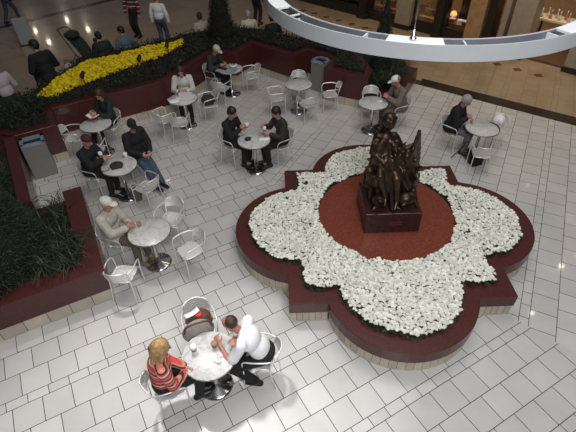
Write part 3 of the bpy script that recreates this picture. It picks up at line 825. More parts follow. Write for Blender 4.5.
# ------------------------------------------------------------------ people
def ik(a, t, l1, l2, pole):
    a = Vector(a); t = Vector(t); d = t - a; L = min(d.length, (l1 + l2) * .985)
    dn = d.normalized(); t = a + dn * L
    x = (l1 * l1 - l2 * l2 + L * L) / (2 * L); h = math.sqrt(max(0, l1 * l1 - x * x))
    pl = Vector(pole); pl = (pl - dn * pl.dot(dn)).normalized()
    return a + dn * x + pl * h, t
def person(label, loc, ang, hands=((-.14, .42, .78), (.14, .42, .78)), feet=((-.11, .40), (.11, .40)), sit=True, hip=.56, lean=8, side=0, twist=0, yaw=0, pitch=10,
           top='grey', bottom='blackcloth', shoes='shoe', sleeve='long', hair='short', hairm='darkhair', cap=None, capbrim=None, skin='skin', vox=.009, sc=1, coat=False,
           group=None, pole=(0, -.2, -1), footz=(.075, .075), kneepole=(0, 1, .6), sleevem=None, lap=False, headfwd=.02, hw=False, capback=None):
    """local frame: pelvis above the origin, the person faces +y"""
    if not sit: hip = .90
    t = thing('person', label, 'person', (loc[0], loc[1], 0), R(ang) - PI / 2, group)
    t.scale = (sc,) * 3
    if hw:                                        # hand targets given in the room
        iv = (Matrix.Translation(t.location) @ Matrix.Rotation(R(ang) - PI / 2, 4, 'Z')).inverted(); hands = [iv @ Vector(h) for h in hands]
    P = Vector((0, 0, hip))
    rot = Matrix.Rotation(R(side), 3, 'Y') @ Matrix.Rotation(-R(lean), 3, 'X')
    up = rot @ Vector((0, 0, 1)); rtw = rot @ (Matrix.Rotation(R(twist), 3, 'Z') @ Vector((1, 0, 0))); fw = up.cross(rtw)
    waist, chest, nb = P + up * .17, P + up * .34, P + up * .49 + fw * .01
    sh = [P + up * .445 + rtw * (-.175), P + up * .445 + rtw * .175]
    # head frame
    hr = Matrix.Rotation(R(yaw), 3, 'Z') @ Matrix.Rotation(-R(pitch), 3, 'X')
    hu, hf, hx = hr @ Vector((0, 0, 1)), hr @ Vector((0, 1, 0)), hr @ Vector((1, 0, 0))
    H = nb + (up * .5 + hu * .5).normalized() * .165 + fw * headfwd + Vector((0, headfwd, 0)) * .5
    hrot = Matrix((hx, hf, hu)).transposed()
    trot = Matrix((rtw, fw, up)).transposed()
    # legs
    legs = []
    for s, f, fz in zip((-1, 1), feet, footz):
        hp = P + Vector((s * .088, .01, -.01)); an = Vector((f[0], f[1], fz + .01))
        kn, an = ik(hp, an, .43, .42, kneepole)
        fd = (Vector((f[0] * .25 + s * .02, 1, 0)) if sit else Vector((s * .12, 1, 0))).normalized()
        legs.append((hp, kn, an, fd))
    arms = []
    for s, S0, h in zip((-1, 1), sh, hands):
        pl = Vector(pole) + Vector((s * .55, 0, 0))
        el, wr = ik(S0, Vector(h), .285, .255, pl)
        arms.append((S0, el, wr))
    # body: one skin from crown to toes
    b = MB()
    b.ell(P, (.150, .115, .115), trot); b.ell(waist, (.135, .098, .14), trot); b.ell(chest, (.155, .108, .15), trot)
    b.cap(sh[0] + rtw * .03, sh[1] - rtw * .03, .06); b.cap(nb - up * .04, H - hu * .05, .056, .05)
    b.ell(H + hu * .025, (.074, .094, .092), hrot); b.ell(H + hf * .022 - hu * .05, (.058, .068, .066), hrot); b.cap(H + hf * .088 + hu * .005, H + hf * .105 - hu * .025, .012, .016, n=8)
    for s in (-1, 1): b.ell(H + hx * (s * .076) - hf * .008 - hu * .005, (.012, .020, .030), hrot, 10, 6)
    for hp, kn, an, fd in legs:
        b.cap(hp, kn, .078, .052); b.cap(kn, kn + (an - kn) * .35, .052, .054); b.cap(kn + (an - kn) * .35, an, .054, .036)
        b.cap(an + Vector((0, 0, -.04)) - fd * .03, an + fd * .14 + Vector((0, 0, -.05)), .036, .028)
    for s, (S0, el, wr) in zip((-1, 1), arms):
        b.cap(S0, el, .050, .038); b.cap(el, el + (wr - el) * .3, .038, .037); b.cap(el + (wr - el) * .3, wr, .037, .025)
        d = (wr - el).normalized()
        n = Vector((-s, 0, -.35)); n = (n - d * n.dot(d)).normalized()        # palm normal, inwards
        a = d.cross(n).normalized()                                          # across the palm
        if a.z < 0: a = -a
        pc = wr + d * .052
        b.cap(wr + d * .012, wr + d * .088, .036, .040, flat=(n, .42), n=12)
        for k, (L, off) in enumerate(((.070, .030), (.080, .010), (.074, -.011), (.058, -.031))):
            r0 = .0095 if vox < .0085 else .0108
            q0 = wr + d * .082 + a * off; q1 = q0 + (d * .85 + n * .5).normalized() * L * .52; q2 = q1 + (d * .35 + n * .95).normalized() * L * .5
            b.cap(q0, q1, r0, r0 * .95, n=8); b.cap(q1, q2, r0 * .95, r0 * .85, n=8)
        q0 = wr + d * .028 + a * .026; q1 = q0 + (a * .75 + d * .6 + n * .5).normalized() * .042; q2 = q1 + (d * .8 + n * .55 + a * .1).normalized() * .034
        b.cap(q0, q1, .014, .0115, n=8); b.cap(q1, q2, .0115, .0095, n=8)
    b.remesh('body', M[skin], vox, t, 2)
    # clothes
    cv = max(.012, vox * 1.3)
    b = MB(); g = .032 if coat else .023
    b.ell(waist - up * .02, (.147 + g, .112 + g, .17), trot); b.ell(chest, (.158 + g, .112 + g, .155), trot); b.cap(sh[0] + rtw * .025, sh[1] - rtw * .025, .062 + g * .5)
    b.cap(nb - up * .05, nb + up * .0, .075, .064)
    if coat:
        b.ell(P - up * .02, (.165 + g, .135 + g, .14), trot)
        if sit:
            for hp, kn, an, fd in legs: b.cap(hp, hp + (kn - hp) * .45, .098, .085)
    for S0, el, wr in arms:
        if sleeve == 'long':
            b.cap(S0, el, .052 + g, .042 + g); b.cap(el, el + (wr - el) * .93, .042 + g, .028 + g)
        else: b.cap(S0, S0 + (el - S0) * .72, .055 + g, .05 + g)
    b.remesh('coat' if coat else ('shirt' if sleeve == 'short' else 'sweater'), M[top], cv, t, 3)
    g = .016
    b = MB(); b.ell(P, (.152 + g * .8, .118 + g * .8, .12), trot)
    for hp, kn, an, fd in legs:
        b.cap(hp, kn, .080 + g * .8, .056 + g); b.cap(kn, kn + (an - kn) * .9, .056 + g, .043 + g)
    b.remesh('trousers', M[bottom], cv, t, 3)
    for hp, kn, an, fd in legs:
        b = MB(); b.cap(an + Vector((0, 0, -.040)) - fd * .04, an + fd * .145 + Vector((0, 0, -.047)), .046, .037, flat=(Vector((0, 0, 1)), .98)); b.cap(an + Vector((0, 0, .01)), an - Vector((0, 0, .03)), .045)
        b.remesh('shoe', M[shoes], .010, t, 2)
    # face
    for s in (-1, 1):
        b = MB(); b.ell(H + hx * (s * .031) + hf * .0865 + hu * .012, (.011, .007, .007), hrot, 8, 6); b.build('eye', M['eye'], t, True)
    b = MB(); b.ell(H + hf * .083 - hu * .062, (.022, .007, .007), hrot, 8, 6); b.build('mouth', M['lip'], t, True)
    # hair
    b = MB()
    if hair in ('short', 'long', 'bob'):
        b.ell(H + hu * .044 - hf * .016, (.090, .104, .094), hrot); b.ell(H + hu * .0 - hf * .042, (.086, .070, .088), hrot)
        if hair != 'short':
            L = .30 if hair == 'long' else .17
            for s in (-1, 1):
                b.cap(H + hx * (s * .068) - hf * .01 + hu * .02, H + hx * (s * .085) - hf * .005 - hu * L * .75, .034, .030)
            for s in (-.5, 0, .5): b.cap(H + hx * (s * .09) - hf * .07 + hu * .02, H + hx * (s * .12) - hf * .085 - hu * L, .044, .036)
        b.remesh('hair', M[hairm], .010, t, 2)
    elif hair == 'receding':
        b.ell(H - hf * .034 + hu * .026, (.082, .080, .086), hrot); b.remesh('hair', M[hairm], .010, t, 2)
    elif hair == 'bald':
        b.ell(H - hf * .030 + hu * .008, (.082, .072, .055), hrot); b.remesh('hair', M[hairm], .010, t, 2)
    if cap:
        b = MB(); b.ell(H + hu * .058 - hf * .008, (.086, .104, .078), hrot); b.cap(H + hu * .045 - hf * .02 , H + hu * .045 + hf * .02, .084, .08, flat=(hu, .35))
        c = b.remesh('cap', M[cap], .010, t, 2)
        if capback:
            b = MB(); b.ell(H + hu * .045 - hf * .060, (.078, .062, .070), hrot); b.build('cap_back', M[capback], c, True)
        if capbrim:
            b = MB(); b.ell(H + hu * .050 + hf * .115, (.066, .072, .008), hrot, 16, 6); b.build('brim', M[capbrim], c, True)
    return t
def seated(i, deg, r, label, clabel, look=None, face=None, dy=0, **k):
    """a person on a chair at table i; hands given relative to the person"""
    pos = pol(i, deg, r); pos, a = chair(pos, i if look is None else look, clabel)
    fa = math.degrees(a) if face is None else face
    c = Vector((math.cos(a), math.sin(a))) * (-.06 + dy)
    return person(label, pos + c, fa, **k)

seated(0, -156, .55, 'blonde woman in a red striped knit sweater sitting at the front table', 'aluminium chair the striped sweater woman sits on', face=28, hands=((.04, .30, .72), (.08, .30, .68)),
       top='stripesweater', hair='bob', hairm='blonde', vox=.0075, lean=6, yaw=-8, pitch=14, feet=((-.12, .44), (.10, .36)))
seated(0, 13, .61, 'balding man in a white shirt leaning forward over the front table', 'aluminium chair the bald man in white sits on', look=172, face=168, dy=-.02, hands=(at(220, 345, .79), at(234, 340, .95)), hw=True,
       top='white', sleeve='short', hair='receding', hairm='brownhair', skin='skin2', vox=.0075, lean=32, pitch=40, yaw=-8, side=-4, feet=((-.16, .10), (.14, .30)), kneepole=(-.2, 1, .5), pole=(0, .3, -1))
seated(1, 167, .64, 'old man in beige jacket and off-white cap holding a cup by the planter', 'aluminium chair the old man in beige sits on', face=-14, hands=((-.05, .34, .83), (.06, .36, .80)),
       top='tan', bottom='khaki', shoes='tanshoe', hair='bald', hairm='greyhair', cap='offwhite', capbrim='offwhite', skin='skin2', vox=.0075, lean=4, pitch=14, coat=True, feet=((-.1, .50), (.1, .42)))
seated(2, 147, .60, 'dark haired person in black sweater at the left of the centre coffee table', 'aluminium chair under the left person of the centre coffee pair', face=-28, hands=((-.10, .32, .84), (.05, .34, .90)),
       top='blackcloth', hair='short', vox=.009, lean=8, pitch=20)
seated(2, 27, .62, 'dark haired person in charcoal sweater at the right of the centre coffee table', 'aluminium chair under the right person of the centre coffee pair', face=205, hands=((-.10, .34, .80), (.12, .38, .90)),
       top='charcoal', hair='short', vox=.009, lean=8, pitch=20)
seated(3, 76, .50, 'person in dark green top reading at the table against the granite wall', 'aluminium chair of the reader at the granite wall', face=236, hands=((-.10, .36, .86), (.08, .36, .88)),
       top='teal', hair='bob', hairm='brownhair', vox=.010, lean=4, pitch=26, yaw=20, feet=((-.1, .40), (.14, .52)))
seated(4, 165, .62, 'person in black coat and maroon knitted cap holding a cup, left of the bag table', 'aluminium chair under the person in maroon cap', hands=((-.06, .38, .84), (.06, .40, .86)),
       top='blackcloth', hair='none', cap='maroon', vox=.010, lean=8, pitch=18, coat=True)
seated(4, 76, .68, 'man in black jacket, black cap and blue jeans with legs stretched out', 'aluminium chair under the man in black cap and jeans', look=-76, face=-40, hands=((-.10, .30, .66), (.10, .28, .66)),
       top='blackcloth', bottom='denim', hair='short', cap='blackcloth', capbrim='blackcloth', skin='skin2', vox=.010, lean=2, pitch=14, yaw=-14, coat=True, feet=((.06, .80), (.20, .82)), kneepole=(0, .4, 1))
seated(5, 138, .60, 'grey haired man in black coat and grey trousers with a cane', 'aluminium chair under the man with the cane', face=-36, hands=((-.06, .34, .80), (.06, .30, .84)),
       top='blackcloth', bottom='grey', hair='short', hairm='greyhair', skin='skin2', vox=.010, lean=12, pitch=26, coat=True)
seated(6, 14, .66, 'man in grey brown jacket and white cap with an orange back', 'aluminium chair under the man in white and orange cap', face=196, hands=((-.08, .40, .84), (.10, .38, .84)),
       top='greybrown', bottom='khaki', hair='bald', hairm='greyhair', cap='white', capbrim='white', capback='orange', skin='skin2', vox=.010, lean=14, pitch=30, yaw=-20, coat=True)
seated(7, 152, .56, 'man in dark jacket and cream cap reading the newspaper in the far corner', 'aluminium chair under the newspaper reader', hands=((-.12, .38, .80), (.12, .38, .80)),
       top='charcoal', hair='bald', hairm='greyhair', cap='cream', capbrim='cream', skin='skin2', vox=.010, lean=16, pitch=34, coat=True)
seated(9, 97, .56, 'woman with long dark hair and pale cardigan working at the laptop', 'aluminium chair under the woman with the laptop', hands=((-.10, .38, .80), (.12, .38, .80)),
       top='offwhite', bottom='blackcloth', hair='long', hairm='brownhair', vox=.010, lean=8, pitch=22)

# free chairs
chair(pol(0, 110, .66), 0, 'aluminium chair holding the woven handbag at the front table')
chair(pol(1, 74, .66), 1, 'free aluminium chair behind the table of the old man in beige')
chair((-1.60, 5.10), 218, 'free aluminium chair standing askew right of the old man\'s table')
chair((-2.55, 4.62), 84, 'free bright aluminium chair at the planter corner facing the old man\'s table')
chair(pol(3, 183, .56), 3, 'free aluminium chair left of the reader\'s table at the granite wall')
chair(pol(3, -82, .56), 95, 'free aluminium chair in front of the reader\'s table, behind the maroon cap')
chair(pol(4, -30, .60), 4, 'free aluminium chair right of the bag table catching the light')
chair(pol(5, -102, .50), 5, 'free aluminium chair with its back to the camera at the cane man\'s table')
chair(pol(5, 40, .62), 5, 'aluminium chair holding the white bag and black coat')
chair(pol(6, 84, .66), 6, 'free aluminium chair between the white cap man\'s table and the planter')
chair(pol(7, -112, .56), 7, 'free aluminium chair in front of the newspaper table')
chair(pol(7, 20, .56), 7, 'free aluminium chair right of the newspaper table')
chair(pol(8, 88, .62), 8, 'free bright backed aluminium chair behind the empty table')
chair(pol(8, 190, .56), 8, 'free aluminium chair left of the empty table')
chair(pol(8, -66, .50), 8, 'free aluminium chair in front of the empty table')
chair(pol(8, 2, .80), 185, 'free aluminium chair right of the empty table by the litter bin')
chair(pol(9, -134, .60), 9, 'free aluminium chair left front of the laptop table')
chair(pol(9, -92, .62), 92, 'free aluminium chair right in front of the laptop table')
chair(pol(9, 28, .60), 9, 'aluminium chair with a dark bag on it right of the laptop table')

# hallway people: seated on the back ledge of the planter, or standing
def ledge(x, y, ang, label, lean=6, **k):
    p = at(x, y, .50)
    ledge_pts.append((p.x, p.y, ang)); k.setdefault('hands', ((-.14, .30, .66), (.14, .30, .66)))
    return person(label, (p.x, p.y), ang, hip=.56, lean=lean, vox=.012, **k)
ledge_pts = []
ledge(52, 82, 140, 'large person in black coat seen from behind beyond the yellow flowers', top='blackcloth', hair='short', coat=True, sc=1.2, lean=14, yaw=30)
ledge(107, 62, 128, 'dark haired person in dark green coat sitting with a small child beyond the flowers', top='teal', hair='short', coat=True, lean=8, yaw=20)
ledge(130, 56, 128, 'dark haired woman in slate blue top sitting at the right end of the flowers', top='bluecloth', bottom='grey', hair='short', lean=16, yaw=40)
ledge(12, 102, 150, 'person in pale lilac shirt seen from behind at the left edge of the frame', top='lilac', hair='short', hairm='darkhair', lean=12, sc=1.12)
ledge(204, 41, 120, 'man in pale pink shirt sitting beyond the hedge left of the cone tree', top='pink', hair='short', hairm='brownhair', lean=6, yaw=-20, hands=((-.14, .3, .66), (.3, .1, .60)))
ledge(250, 39, 100, 'grey haired person in cream shirt sitting beyond the hedge right of the cone tree', top='cream', bottom='grey', hair='short', hairm='greyhair', lean=6)
ledge(274, 43, 110, 'dark clothed person half hidden by the white ring', top='blackcloth', hair='short', lean=8)
def child(x, y, label):
    p = at(x, y, .5); t = person(label, (p.x, p.y), 128, hip=.62, sc=.62, top='pink', hair='short', hairm='brownhair', vox=.014, hands=((-.12, .3, .7), (.12, .3, .7)))
    t.location.z = .18
child(100.5, 57, 'small child standing between the stroller and the person in dark green')
def stand(x, y, ang, label, **k):
    p = at(x, y, 0); k.setdefault('hands', ((-.27, .06, .82), (.27, .10, .82)))
    return person(label, (p.x, p.y), ang, sit=False, vox=.012, lean=k.pop('lean', 3), kneepole=(0, 1, 0), **k)
stand(165, 48, 80, 'man in white long sleeved shirt and blue jeans walking away', top='white', bottom='denim', hair='short', hairm='darkhair', feet=((-.09, -.06), (.10, .10)), yaw=-60)
stand(139, 37, 250, 'person in dark red vest with striped sleeves and black trousers standing', top='stripesleeve', bottom='blackcloth', hair='short', feet=((-.10, .02), (.09, -.03)))
stand(14, 23, 60, 'person in blue jeans at the upper left corner, cut by the frame', top='charcoal', bottom='denim', hair='short', feet=((-.12, -.24), (.12, .22)))
stand(257, 25, 60, 'person in grey shirt and black trousers standing behind the seated one in cream', top='grey', bottom='blackcloth', hair='short', feet=((-.10, 0), (.09, .06)), hands=((-.30, .2, .95), (.27, .1, .82)))

# bench ledge along the back of the planter on which the hallway people sit
lb = MB()
for k, (x, y, a) in enumerate(ledge_pts):
    lb.box((x, y, .40), (.62, .46, .10), rz=R(a) - PI / 2); lb.box((x - .04 * math.cos(R(a)), y - .04 * math.sin(R(a)), .18), (.5, .30, .36), rz=R(a) - PI / 2)
lo = lb.build('ledge', M['granite']); tag(lo, 'dark granite sitting ledge along the hallway side of the planter', 'ledge', kind='structure')
# ------------------------------------------------------------------ things on tables and chairs
TT = .7305
def cup(label, p, z=TT, m='paper', band=None, h=.11, lid=True):
    t = thing('paper_cup', label, 'cup', (p[0], p[1], z), 0)
    b = MB(); b.lathe([(.026, 0), (.028, .004), (.038, h - .005), (.036, h - .004)], n=20); b.build('cup_body', M[m], t, True)
    if lid:
        b = MB(); b.lathe([(.041, h - .008), (.042, h), (.037, h + .006), (.034, h + .016), (.03, h + .014), (.001, h + .012)], n=20); b.build('lid', M['paper'], t, True)
    b = MB(); b.lathe([(.0322, .035), (.0368, .075), (.0360, .0755)], n=20); b.build('sleeve', M[band or 'cardboard'], t, True)
    return t
def sheet(label, p, w, h, rz, m='paper', cat='paper', z=TT, name='paper_sheet', curl=.02):
    b = MB(); n = 6
    rs = []
    for i in range(n + 1):
        u = i / n - .5; zz = .003 + curl * (noise.noise((u * 3, p[0] * 5, 0)) + .5) * abs(u) * 2
        rs.append([(u * w, -h / 2, zz), (u * w, h / 2, zz + curl * .3), (u * w, h / 2, zz + curl * .3 + .0015), (u * w, -h / 2, zz + .0015)])
    b.rings(rs)
    o = b.build(name, M[m]); o.location = (p[0], p[1], z); o.rotation_euler.z = rz
    return tag(o, label, cat)
def lump(name, label, cat, p, z, r, m, rz=0, handle=None, seed=0):
    """soft crumpled bag or cloth"""
    t = thing(name, label, cat, (p[0], p[1], z), rz)
    b = MB(); b.ell((0, 0, r[2]), r); rnd = random.Random(seed)
    for k in range(7): b.ell((rnd.uniform(-.6, .6) * r[0], rnd.uniform(-.6, .6) * r[1], rnd.uniform(.5, 1.3) * r[2]), (r[0] * .45, r[1] * .45, r[2] * .5))
    b.box((0, 0, r[2] * .3), (r[0] * 1.5, r[1] * 1.5, r[2] * .6))
    b.remesh('bag_body' if 'bag' in name else 'cloth', M[m], .012, t, 3)
    if handle:
        b = MB(); b.tube([(-r[0] * .6, 0, r[2] * 1.5), (-r[0] * .4, .02, r[2] * 1.5 + handle), (r[0] * .4, .02, r[2] * 1.5 + handle), (r[0] * .6, 0, r[2] * 1.5)], .009); b.build('handle', M['black'] if m != 'black' else M['brownleather'], t)
    return t
P_ = lambda x, y, z=TT: at(x, y, z)
cup('white lidded coffee cup standing near the striped sweater woman', P_(194.5, 351.5))
cup('small brown paper cup in the hand of the balding man in white', P_(214.5, 347), m='cardboard', h=.09, lid=False)
sheet('small white napkin right of the cups on the front table', P_(222.5, 354), .09, .07, .5)
sheet('crumpled white receipt at the near edge of the front table', P_(217, 361.5), .10, .05, -.4, curl=.04)
pc = pol(0, 110, .66); d = math.atan2(TABLES[0][1] - pc[1], TABLES[0][0] - pc[0]) - PI / 2
# handbag on the chair: round woven front, brown coat, red scarf
hb_ = thing('handbag', 'round woven handbag with red and white contents on the chair behind the front table', 'handbag', (pc[0] + .03, pc[1] - .03, .455), d); hb_.scale = (1.3, 1.2, 1.25)
b = MB(); b.ell((.05, .16, .17), (.165, .07, .17)); b.box((.05, .12, .10), (.26, .12, .18), bevel=.03); b.remesh('woven_front', M['straw'], .010, hb_, 2)
b = MB(); b.tube([(-.09, .20, .24), (-.05, .20, .34), (.14, .20, .34), (.19, .20, .24)], .012); b.build('handle', M['brownleather'], hb_)
b = MB(); b.tube([(-.06, .17, .10), (-.06, .17, .22), (.05, .18, .30), (.16, .17, .22), (.16, .17, .10)], .010); b.build('rim', M['straw'], hb_)
lump('coat', 'brown coat lying on the chair behind the woven handbag', 'coat', (pc[0] - .02, pc[1] + .04), .45, (.18, .14, .12), 'brownleather', d, seed=3)
lump('scarf', 'bright red scarf on top of the woven handbag', 'scarf', (pc[0] + .02, pc[1] - .02), .70, (.055, .05, .03), 'red', d, seed=4)
sheet('white folded paper sticking out of the brown coat', (pc[0] - .07, pc[1] - .02), .20, .09, d + .3, z=.74, curl=.04)
cup('small brown paper cup on the old man\'s table', P_(139.5, 226), m='cardboard', h=.08, lid=False)
b = MB(); b.box((0, 0, .035), (.06, .045, .07)); o = b.build('small_carton', M['cream']); o.location = (*P_(136.5, 226.5)[:2], TT); tag(o, 'small pale carton beside the brown cup on the old man\'s table', 'carton')
cup('white cup in the hand of the left person of the centre coffee pair', P_(247, 127, .84), z=.80)
cup('white cup in the hand of the right person of the centre coffee pair', P_(264.5, 130.5, .84), z=.80)
lump('bag', 'small dark crumpled bag on the centre coffee table', 'bag', P_(248, 140), TT, (.075, .055, .035), 'charcoal', .4, seed=5)
sheet('white tray paper on the right half of the centre coffee table', P_(264, 139), .22, .15, .2, curl=.03)
cup('white cup on the reader\'s table at the granite wall', P_(99.3, 117.5), h=.08)
t = thing('book', 'open book with a red cover held by the reader at the granite wall', 'book', P_(93.5, 116, .84), R(-20))
b = MB(); b.box((-.07, 0, 0), (.14, .20, .012), rot=Matrix.Rotation(R(25), 3, 'Y')); b.box((.07, 0, 0), (.14, .20, .012), rot=Matrix.Rotation(R(-25), 3, 'Y')); b.build('cover', M['red'], t)
b = MB(); b.box((-.066, 0, .012), (.125, .185, .014), rot=Matrix.Rotation(R(25), 3, 'Y')); b.box((.066, 0, .012), (.125, .185, .014), rot=Matrix.Rotation(R(-25), 3, 'Y')); b.build('pages', M['paper'], t)
lump('handbag', 'dark soft handbag in the middle of the table between two people in black', 'handbag', P_(117, 167), TT, (.13, .10, .05), 'charcoal', .3, seed=8)
cup('white cup near the man in black cap', P_(125.8, 156.5), h=.07)
b = MB()
for s in (-1, 1): b.tube([(s * .035 + .024 * math.cos(k * PI / 5), .02 * math.sin(k * PI / 5), .012) for k in range(11)], .003, 6, 1); b.tube([(s * .06, 0, .012), (s * .058, .12, .006)], .003, 6)
b.tube([(-.012, 0, .014), (.012, 0, .014)], .003, 6)
o = b.build('eyeglasses', M['black']); o.location = (*P_(106, 171.5)[:2], TT); o.rotation_euler.z = .5; tag(o, 'dark eyeglasses at the left edge of the bag table', 'glasses')
cup('paper cup in the hands of the person in maroon cap', P_(101, 156, .86), z=.82)
lump('shopping_bag', 'tan paper shopping bag on the floor under the right side of the bag table', 'bag', (-2.98, 6.98), 0, (.11, .08, .16), 'khaki', .5, .10, seed=9)
cup('white cup in the hand of the man with the cane', P_(468.5, 122), h=.08)
t = thing('walking_cane', 'black walking cane leaning beside the man in black coat', 'cane', (0, 0, 0))
a_, b_ = at(451, 158, .01), at(464, 146, .52); b = MB(); b.cap(a_, b_, .011, n=8); b.build('shaft', M['black'], t)
b = MB(); b.tube([b_, b_ + Vector((0, 0, .05)), b_ + Vector((.03, .03, .08)), b_ + Vector((.07, .05, .06))], .013); b.build('handle', M['black'], t)
pc = pol(5, 40, .62); da = math.atan2(TABLES[5][1] - pc[1], TABLES[5][0] - pc[0]) - PI / 2
lump('shopping_bag', 'white bag on the chair right of the cane man\'s table', 'bag', (pc[0] + .06, pc[1] + .04), .45, (.14, .14, .17), 'white', da, seed=11)
lump('coat', 'black coat on the chair in front of the white bag', 'coat', (pc[0] - .14, pc[1] - .13), .45, (.20, .09, .12), 'blackcloth', da, seed=12)
lump('backpack', 'black backpack on the floor under the cane man\'s table', 'bag', (4.05, 7.92), 0, (.16, .13, .15), 'blackcloth', .3, .08, seed=13)
sheet('white napkin on the table of the man in white and orange cap', P_(379.5, 101.5), .13, .10, .4)
t = thing('newspaper', 'open newspaper spread on the far corner table', 'newspaper', (*P_(227, 70.3)[:2], TT), R(-20))
b = MB(); b.box((-.13, 0, .008), (.26, .34, .012), rot=Matrix.Rotation(R(3), 3, 'Y')); b.box((.13, 0, .008), (.26, .34, .012), rot=Matrix.Rotation(R(-3), 3, 'Y')); b.build('pages', M['newsprint'], t)
b = MB(); b.box((-.12, .04, .021), (.20, .14, .003), rot=Matrix.Rotation(R(3), 3, 'Y')); b.build('picture', M['charcoal'], t)
sheet('white folded page standing out on the far corner table', P_(233.5, 66.5, .76), .18, .13, .2, z=.76, curl=.05)
t = thing('laptop', 'white laptop open in front of the woman in pale cardigan', 'laptop', (*P_(187, 98.5)[:2], TT), R(5))
b = MB(); b.box((0, .02, .01), (.32, .22, .018), bevel=.004); b.build('keyboard_base', M['paper'], t)
b = MB(); b.box((0, -.125, .115), (.32, .012, .215), rot=Matrix.Rotation(R(14), 3, 'X')); b.build('screen_lid', M['paper'], t)
sheet('loose white papers left of the laptop', P_(175, 99.5), .24, .30, .9)
sheet('second sheet sticking out over the left edge of the laptop table', P_(173, 101), .21, .28, .55, z=TT + .006)
pc = pol(9, 28, .60)
lump('handbag', 'dark patterned bag on the chair right of the laptop table', 'handbag', pc, .45, (.17, .15, .11), 'charcoal', .3, .08, seed=15)
lump('shopping_bag', 'white plastic bag on the ledge right of the person in black coat', 'bag', at(70, 70, .5), .46, (.13, .10, .12), 'lilac', .3, .12, seed=16)
lump('handbag', 'small black bag beside the man in pale pink shirt', 'handbag', at(211.5, 37, .7), .62, (.10, .08, .07), 'blackcloth', .3, .06, seed=17)

# stroller in the hallway
sp = at(86, 68, 0)
st = thing('stroller', 'dark baby stroller parked beyond the yellow flowers', 'stroller', sp, R(-32))
b = MB()
rs = []
for i in range(9):
    u = i / 8; y = -.30 + u * .68; z = 1.02 - .62 * u + .10 * math.sin(u * PI)
    w = .19 + .03 * math.sin(u * PI)
    rs.append([(y + .03 * math.sin(k / 6 * PI), -w + 2 * w * k / 6, z - .10 * math.sin(k / 6 * PI)) for k in range(7)] + [(y + .015, w - 2 * w * k / 6, z - .10 * math.sin(k / 6 * PI) * .9 - .03) for k in range(7)])
b.rings(rs); b.build('seat_fabric', M['teal'], st, True)
b = MB(); b.ell((-.16, 0, 1.0), (.22, .22, .12)); b.build('hood', M['teal'], st, True)
for s in (-1, 1):
    b = MB(); b.tube([(-.52, s * .17, 1.10), (-.40, s * .2, 1.0), (.0, s * .22, .55), (.40, s * .20, .12)], .014); b.build('frame_side', M['darkframe'], st)
    b = MB(); b.tube([(.05, s * .22, .52), (-.12, s * .24, .3), (-.22, s * .25, .12)], .014); b.build('rear_strut', M['darkframe'], st)
b = MB(); b.tube([(-.52, -.17, 1.10), (-.60, -.12, 1.12), (-.60, .12, 1.12), (-.52, .17, 1.10)], .018); b.build('push_handle', M['black'], st)
for x, s, r in ((-.22, -1, .13), (-.22, 1, .13), (.40, -1, .10), (.40, 1, .10)):
    b = MB(); rs = []
    for k in range(20):
        a = 2 * PI * k / 20; c = Vector((x + r * .86 * math.cos(a), s * .25, r + r * .86 * math.sin(a))); o = Vector((math.cos(a), 0, math.sin(a)))
        rs.append([c + o * (r * .14 * math.cos(j * PI / 3)) + Vector((0, .022 * math.sin(j * PI / 3), 0)) for j in range(6)])
    b.rings(rs, closed=True)
    w = b.build('wheel', M['black'], st)
    b = MB(); b.lathe([(.03, -.02), (.03, .02)], n=12)
    for k in range(5): b.cap((0, 0, 0), (r * .85 * math.cos(k * 1.2566), r * .85 * math.sin(k * 1.2566), 0), .008, n=6)
    bmesh.ops.transform(b.bm, matrix=Matrix.Translation((x, s * .25, r)) @ Matrix.Rotation(PI / 2, 4, 'X'), verts=b.bm.verts); b.build('hub', M['steel'], w)
b = MB(); b.box((.05, 0, .25), (.40, .36, .14), bevel=.03); b.build('basket', M['charcoal'], st)

# ------------------------------------------------------------------ light
W = bpy.data.worlds.new('world'); SC.world = W; W.use_nodes = True
bg = W.node_tree.nodes['Background']; bg.inputs['Color'].default_value = (.80, .80, .90, 1); bg.inputs['Strength'].default_value = AMB
def area(name, loc, target, size, power, col, sy=None):
    l = bpy.data.lights.new(name, 'AREA'); l.shape = 'RECTANGLE'; l.size = size; l.size_y = sy or size; l.energy = power; l.color = col
    o = bpy.data.objects.new(name, l); COL.objects.link(o); o.location = loc
    o.rotation_euler = (Vector(target) - Vector(loc)).to_track_quat('-Z', 'Y').to_euler(); return o
def spot(name, loc, target, power, col, ang, blend, r):
    l = bpy.data.lights.new(name, 'SPOT'); l.energy = power; l.color = col; l.spot_size = R(ang); l.spot_blend = blend; l.shadow_soft_size = r
    o = bpy.data.objects.new(name, l); COL.objects.link(o); o.location = loc
    o.rotation_euler = (Vector(target) - Vector(loc)).to_track_quat('-Z', 'Y').to_euler(); return o
area('skylight', (2.0, 6.5, 12), (2.0, 6.5, 0), 6, SKY, (1.0, .955, .905))
spot('skylight_beam', (-3.0, 7.5, 12), (-1.6, 2.0, 0), BEAM, (1.0, .98, .97), 28, .75, .55)
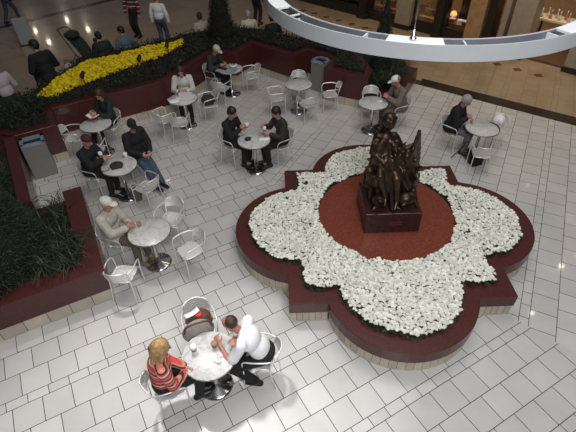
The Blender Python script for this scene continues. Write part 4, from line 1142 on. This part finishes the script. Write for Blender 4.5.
area('skylight_south', (1.2, -1.5, 8), (1.6, 4.2, 0), 3.5, SOUTH, (.93, .96, 1.0))
# small warm ceiling downlights over the courtyard and the hall
def down(loc, power, col=(1, .72, .42), r=.07):
    l = bpy.data.lights.new('downlight', 'SPOT'); l.energy = power; l.color = col; l.shadow_soft_size = r; l.spot_size = R(120); l.spot_blend = .6
    o = bpy.data.objects.new('downlight', l); COL.objects.link(o); o.location = loc
for x, y in ((-8, 14), (-6.5, 17), (-3, 18), (1, 18), (4.5, 15), (7.5, 12), (9, 9.5)): down((x, y, 4.6), HALL)
for t_ in (.5, 2.2, 3.4, 5.0, 6.4, 8.0, 9.4):
    c = PA + PD * t_ - PN * .9; down((c.x, c.y, 2.6), SHOP, (1, .74, .50))
for t_ in (.6, 2.4, 4.2, 6.0, 7.8, 9.6): 
    c = PA + PD * t_ + PN * 1.3; down((c.x, c.y, 3.3), FRONT, (1, .72, .40))  # extra lamps, added to warm the floor before the shops
for x, y in ((6, 10.6), (8.2, 9.0)): down((x, y, 4.6), FRONT, (1, .85, .68))  # two more added to brighten the hall floor on the right
def mirror_light(px, py, z, h, power, r=.06):
    """downlight whose glint shows at this spot of the polished stone"""
    p = at(px, py, z); d = (p - Vector((0, 0, CAMH))); d.z = -d.z; t = (h - z) / d.z; q = p + d * t
    l = bpy.data.lights.new('ceiling_lamp', 'POINT'); l.energy = power; l.color = (1, .85, .65); l.shadow_soft_size = r
    o = bpy.data.objects.new('ceiling_lamp', l); COL.objects.link(o); o.location = q
for px, py, z in ((310, 298, .447), (437, 325, .447), (532, 313, 0), (243, 200, 0), (168, 181, 0)): mirror_light(px, py, z, 8.5, GLINT)
for px, py in ((35.5, 31), (49, 42), (67, 20), (88, 29), (519, 66), (532, 71)): mirror_light(px, py, 0, 4.8, HGLINT, .12)
SC.view_settings.view_transform = 'Standard'; SC.view_settings.look = 'None'; SC.view_settings.gamma = 1; SC.view_settings.use_curve_mapping = False
SC.view_settings.exposure = EXPO
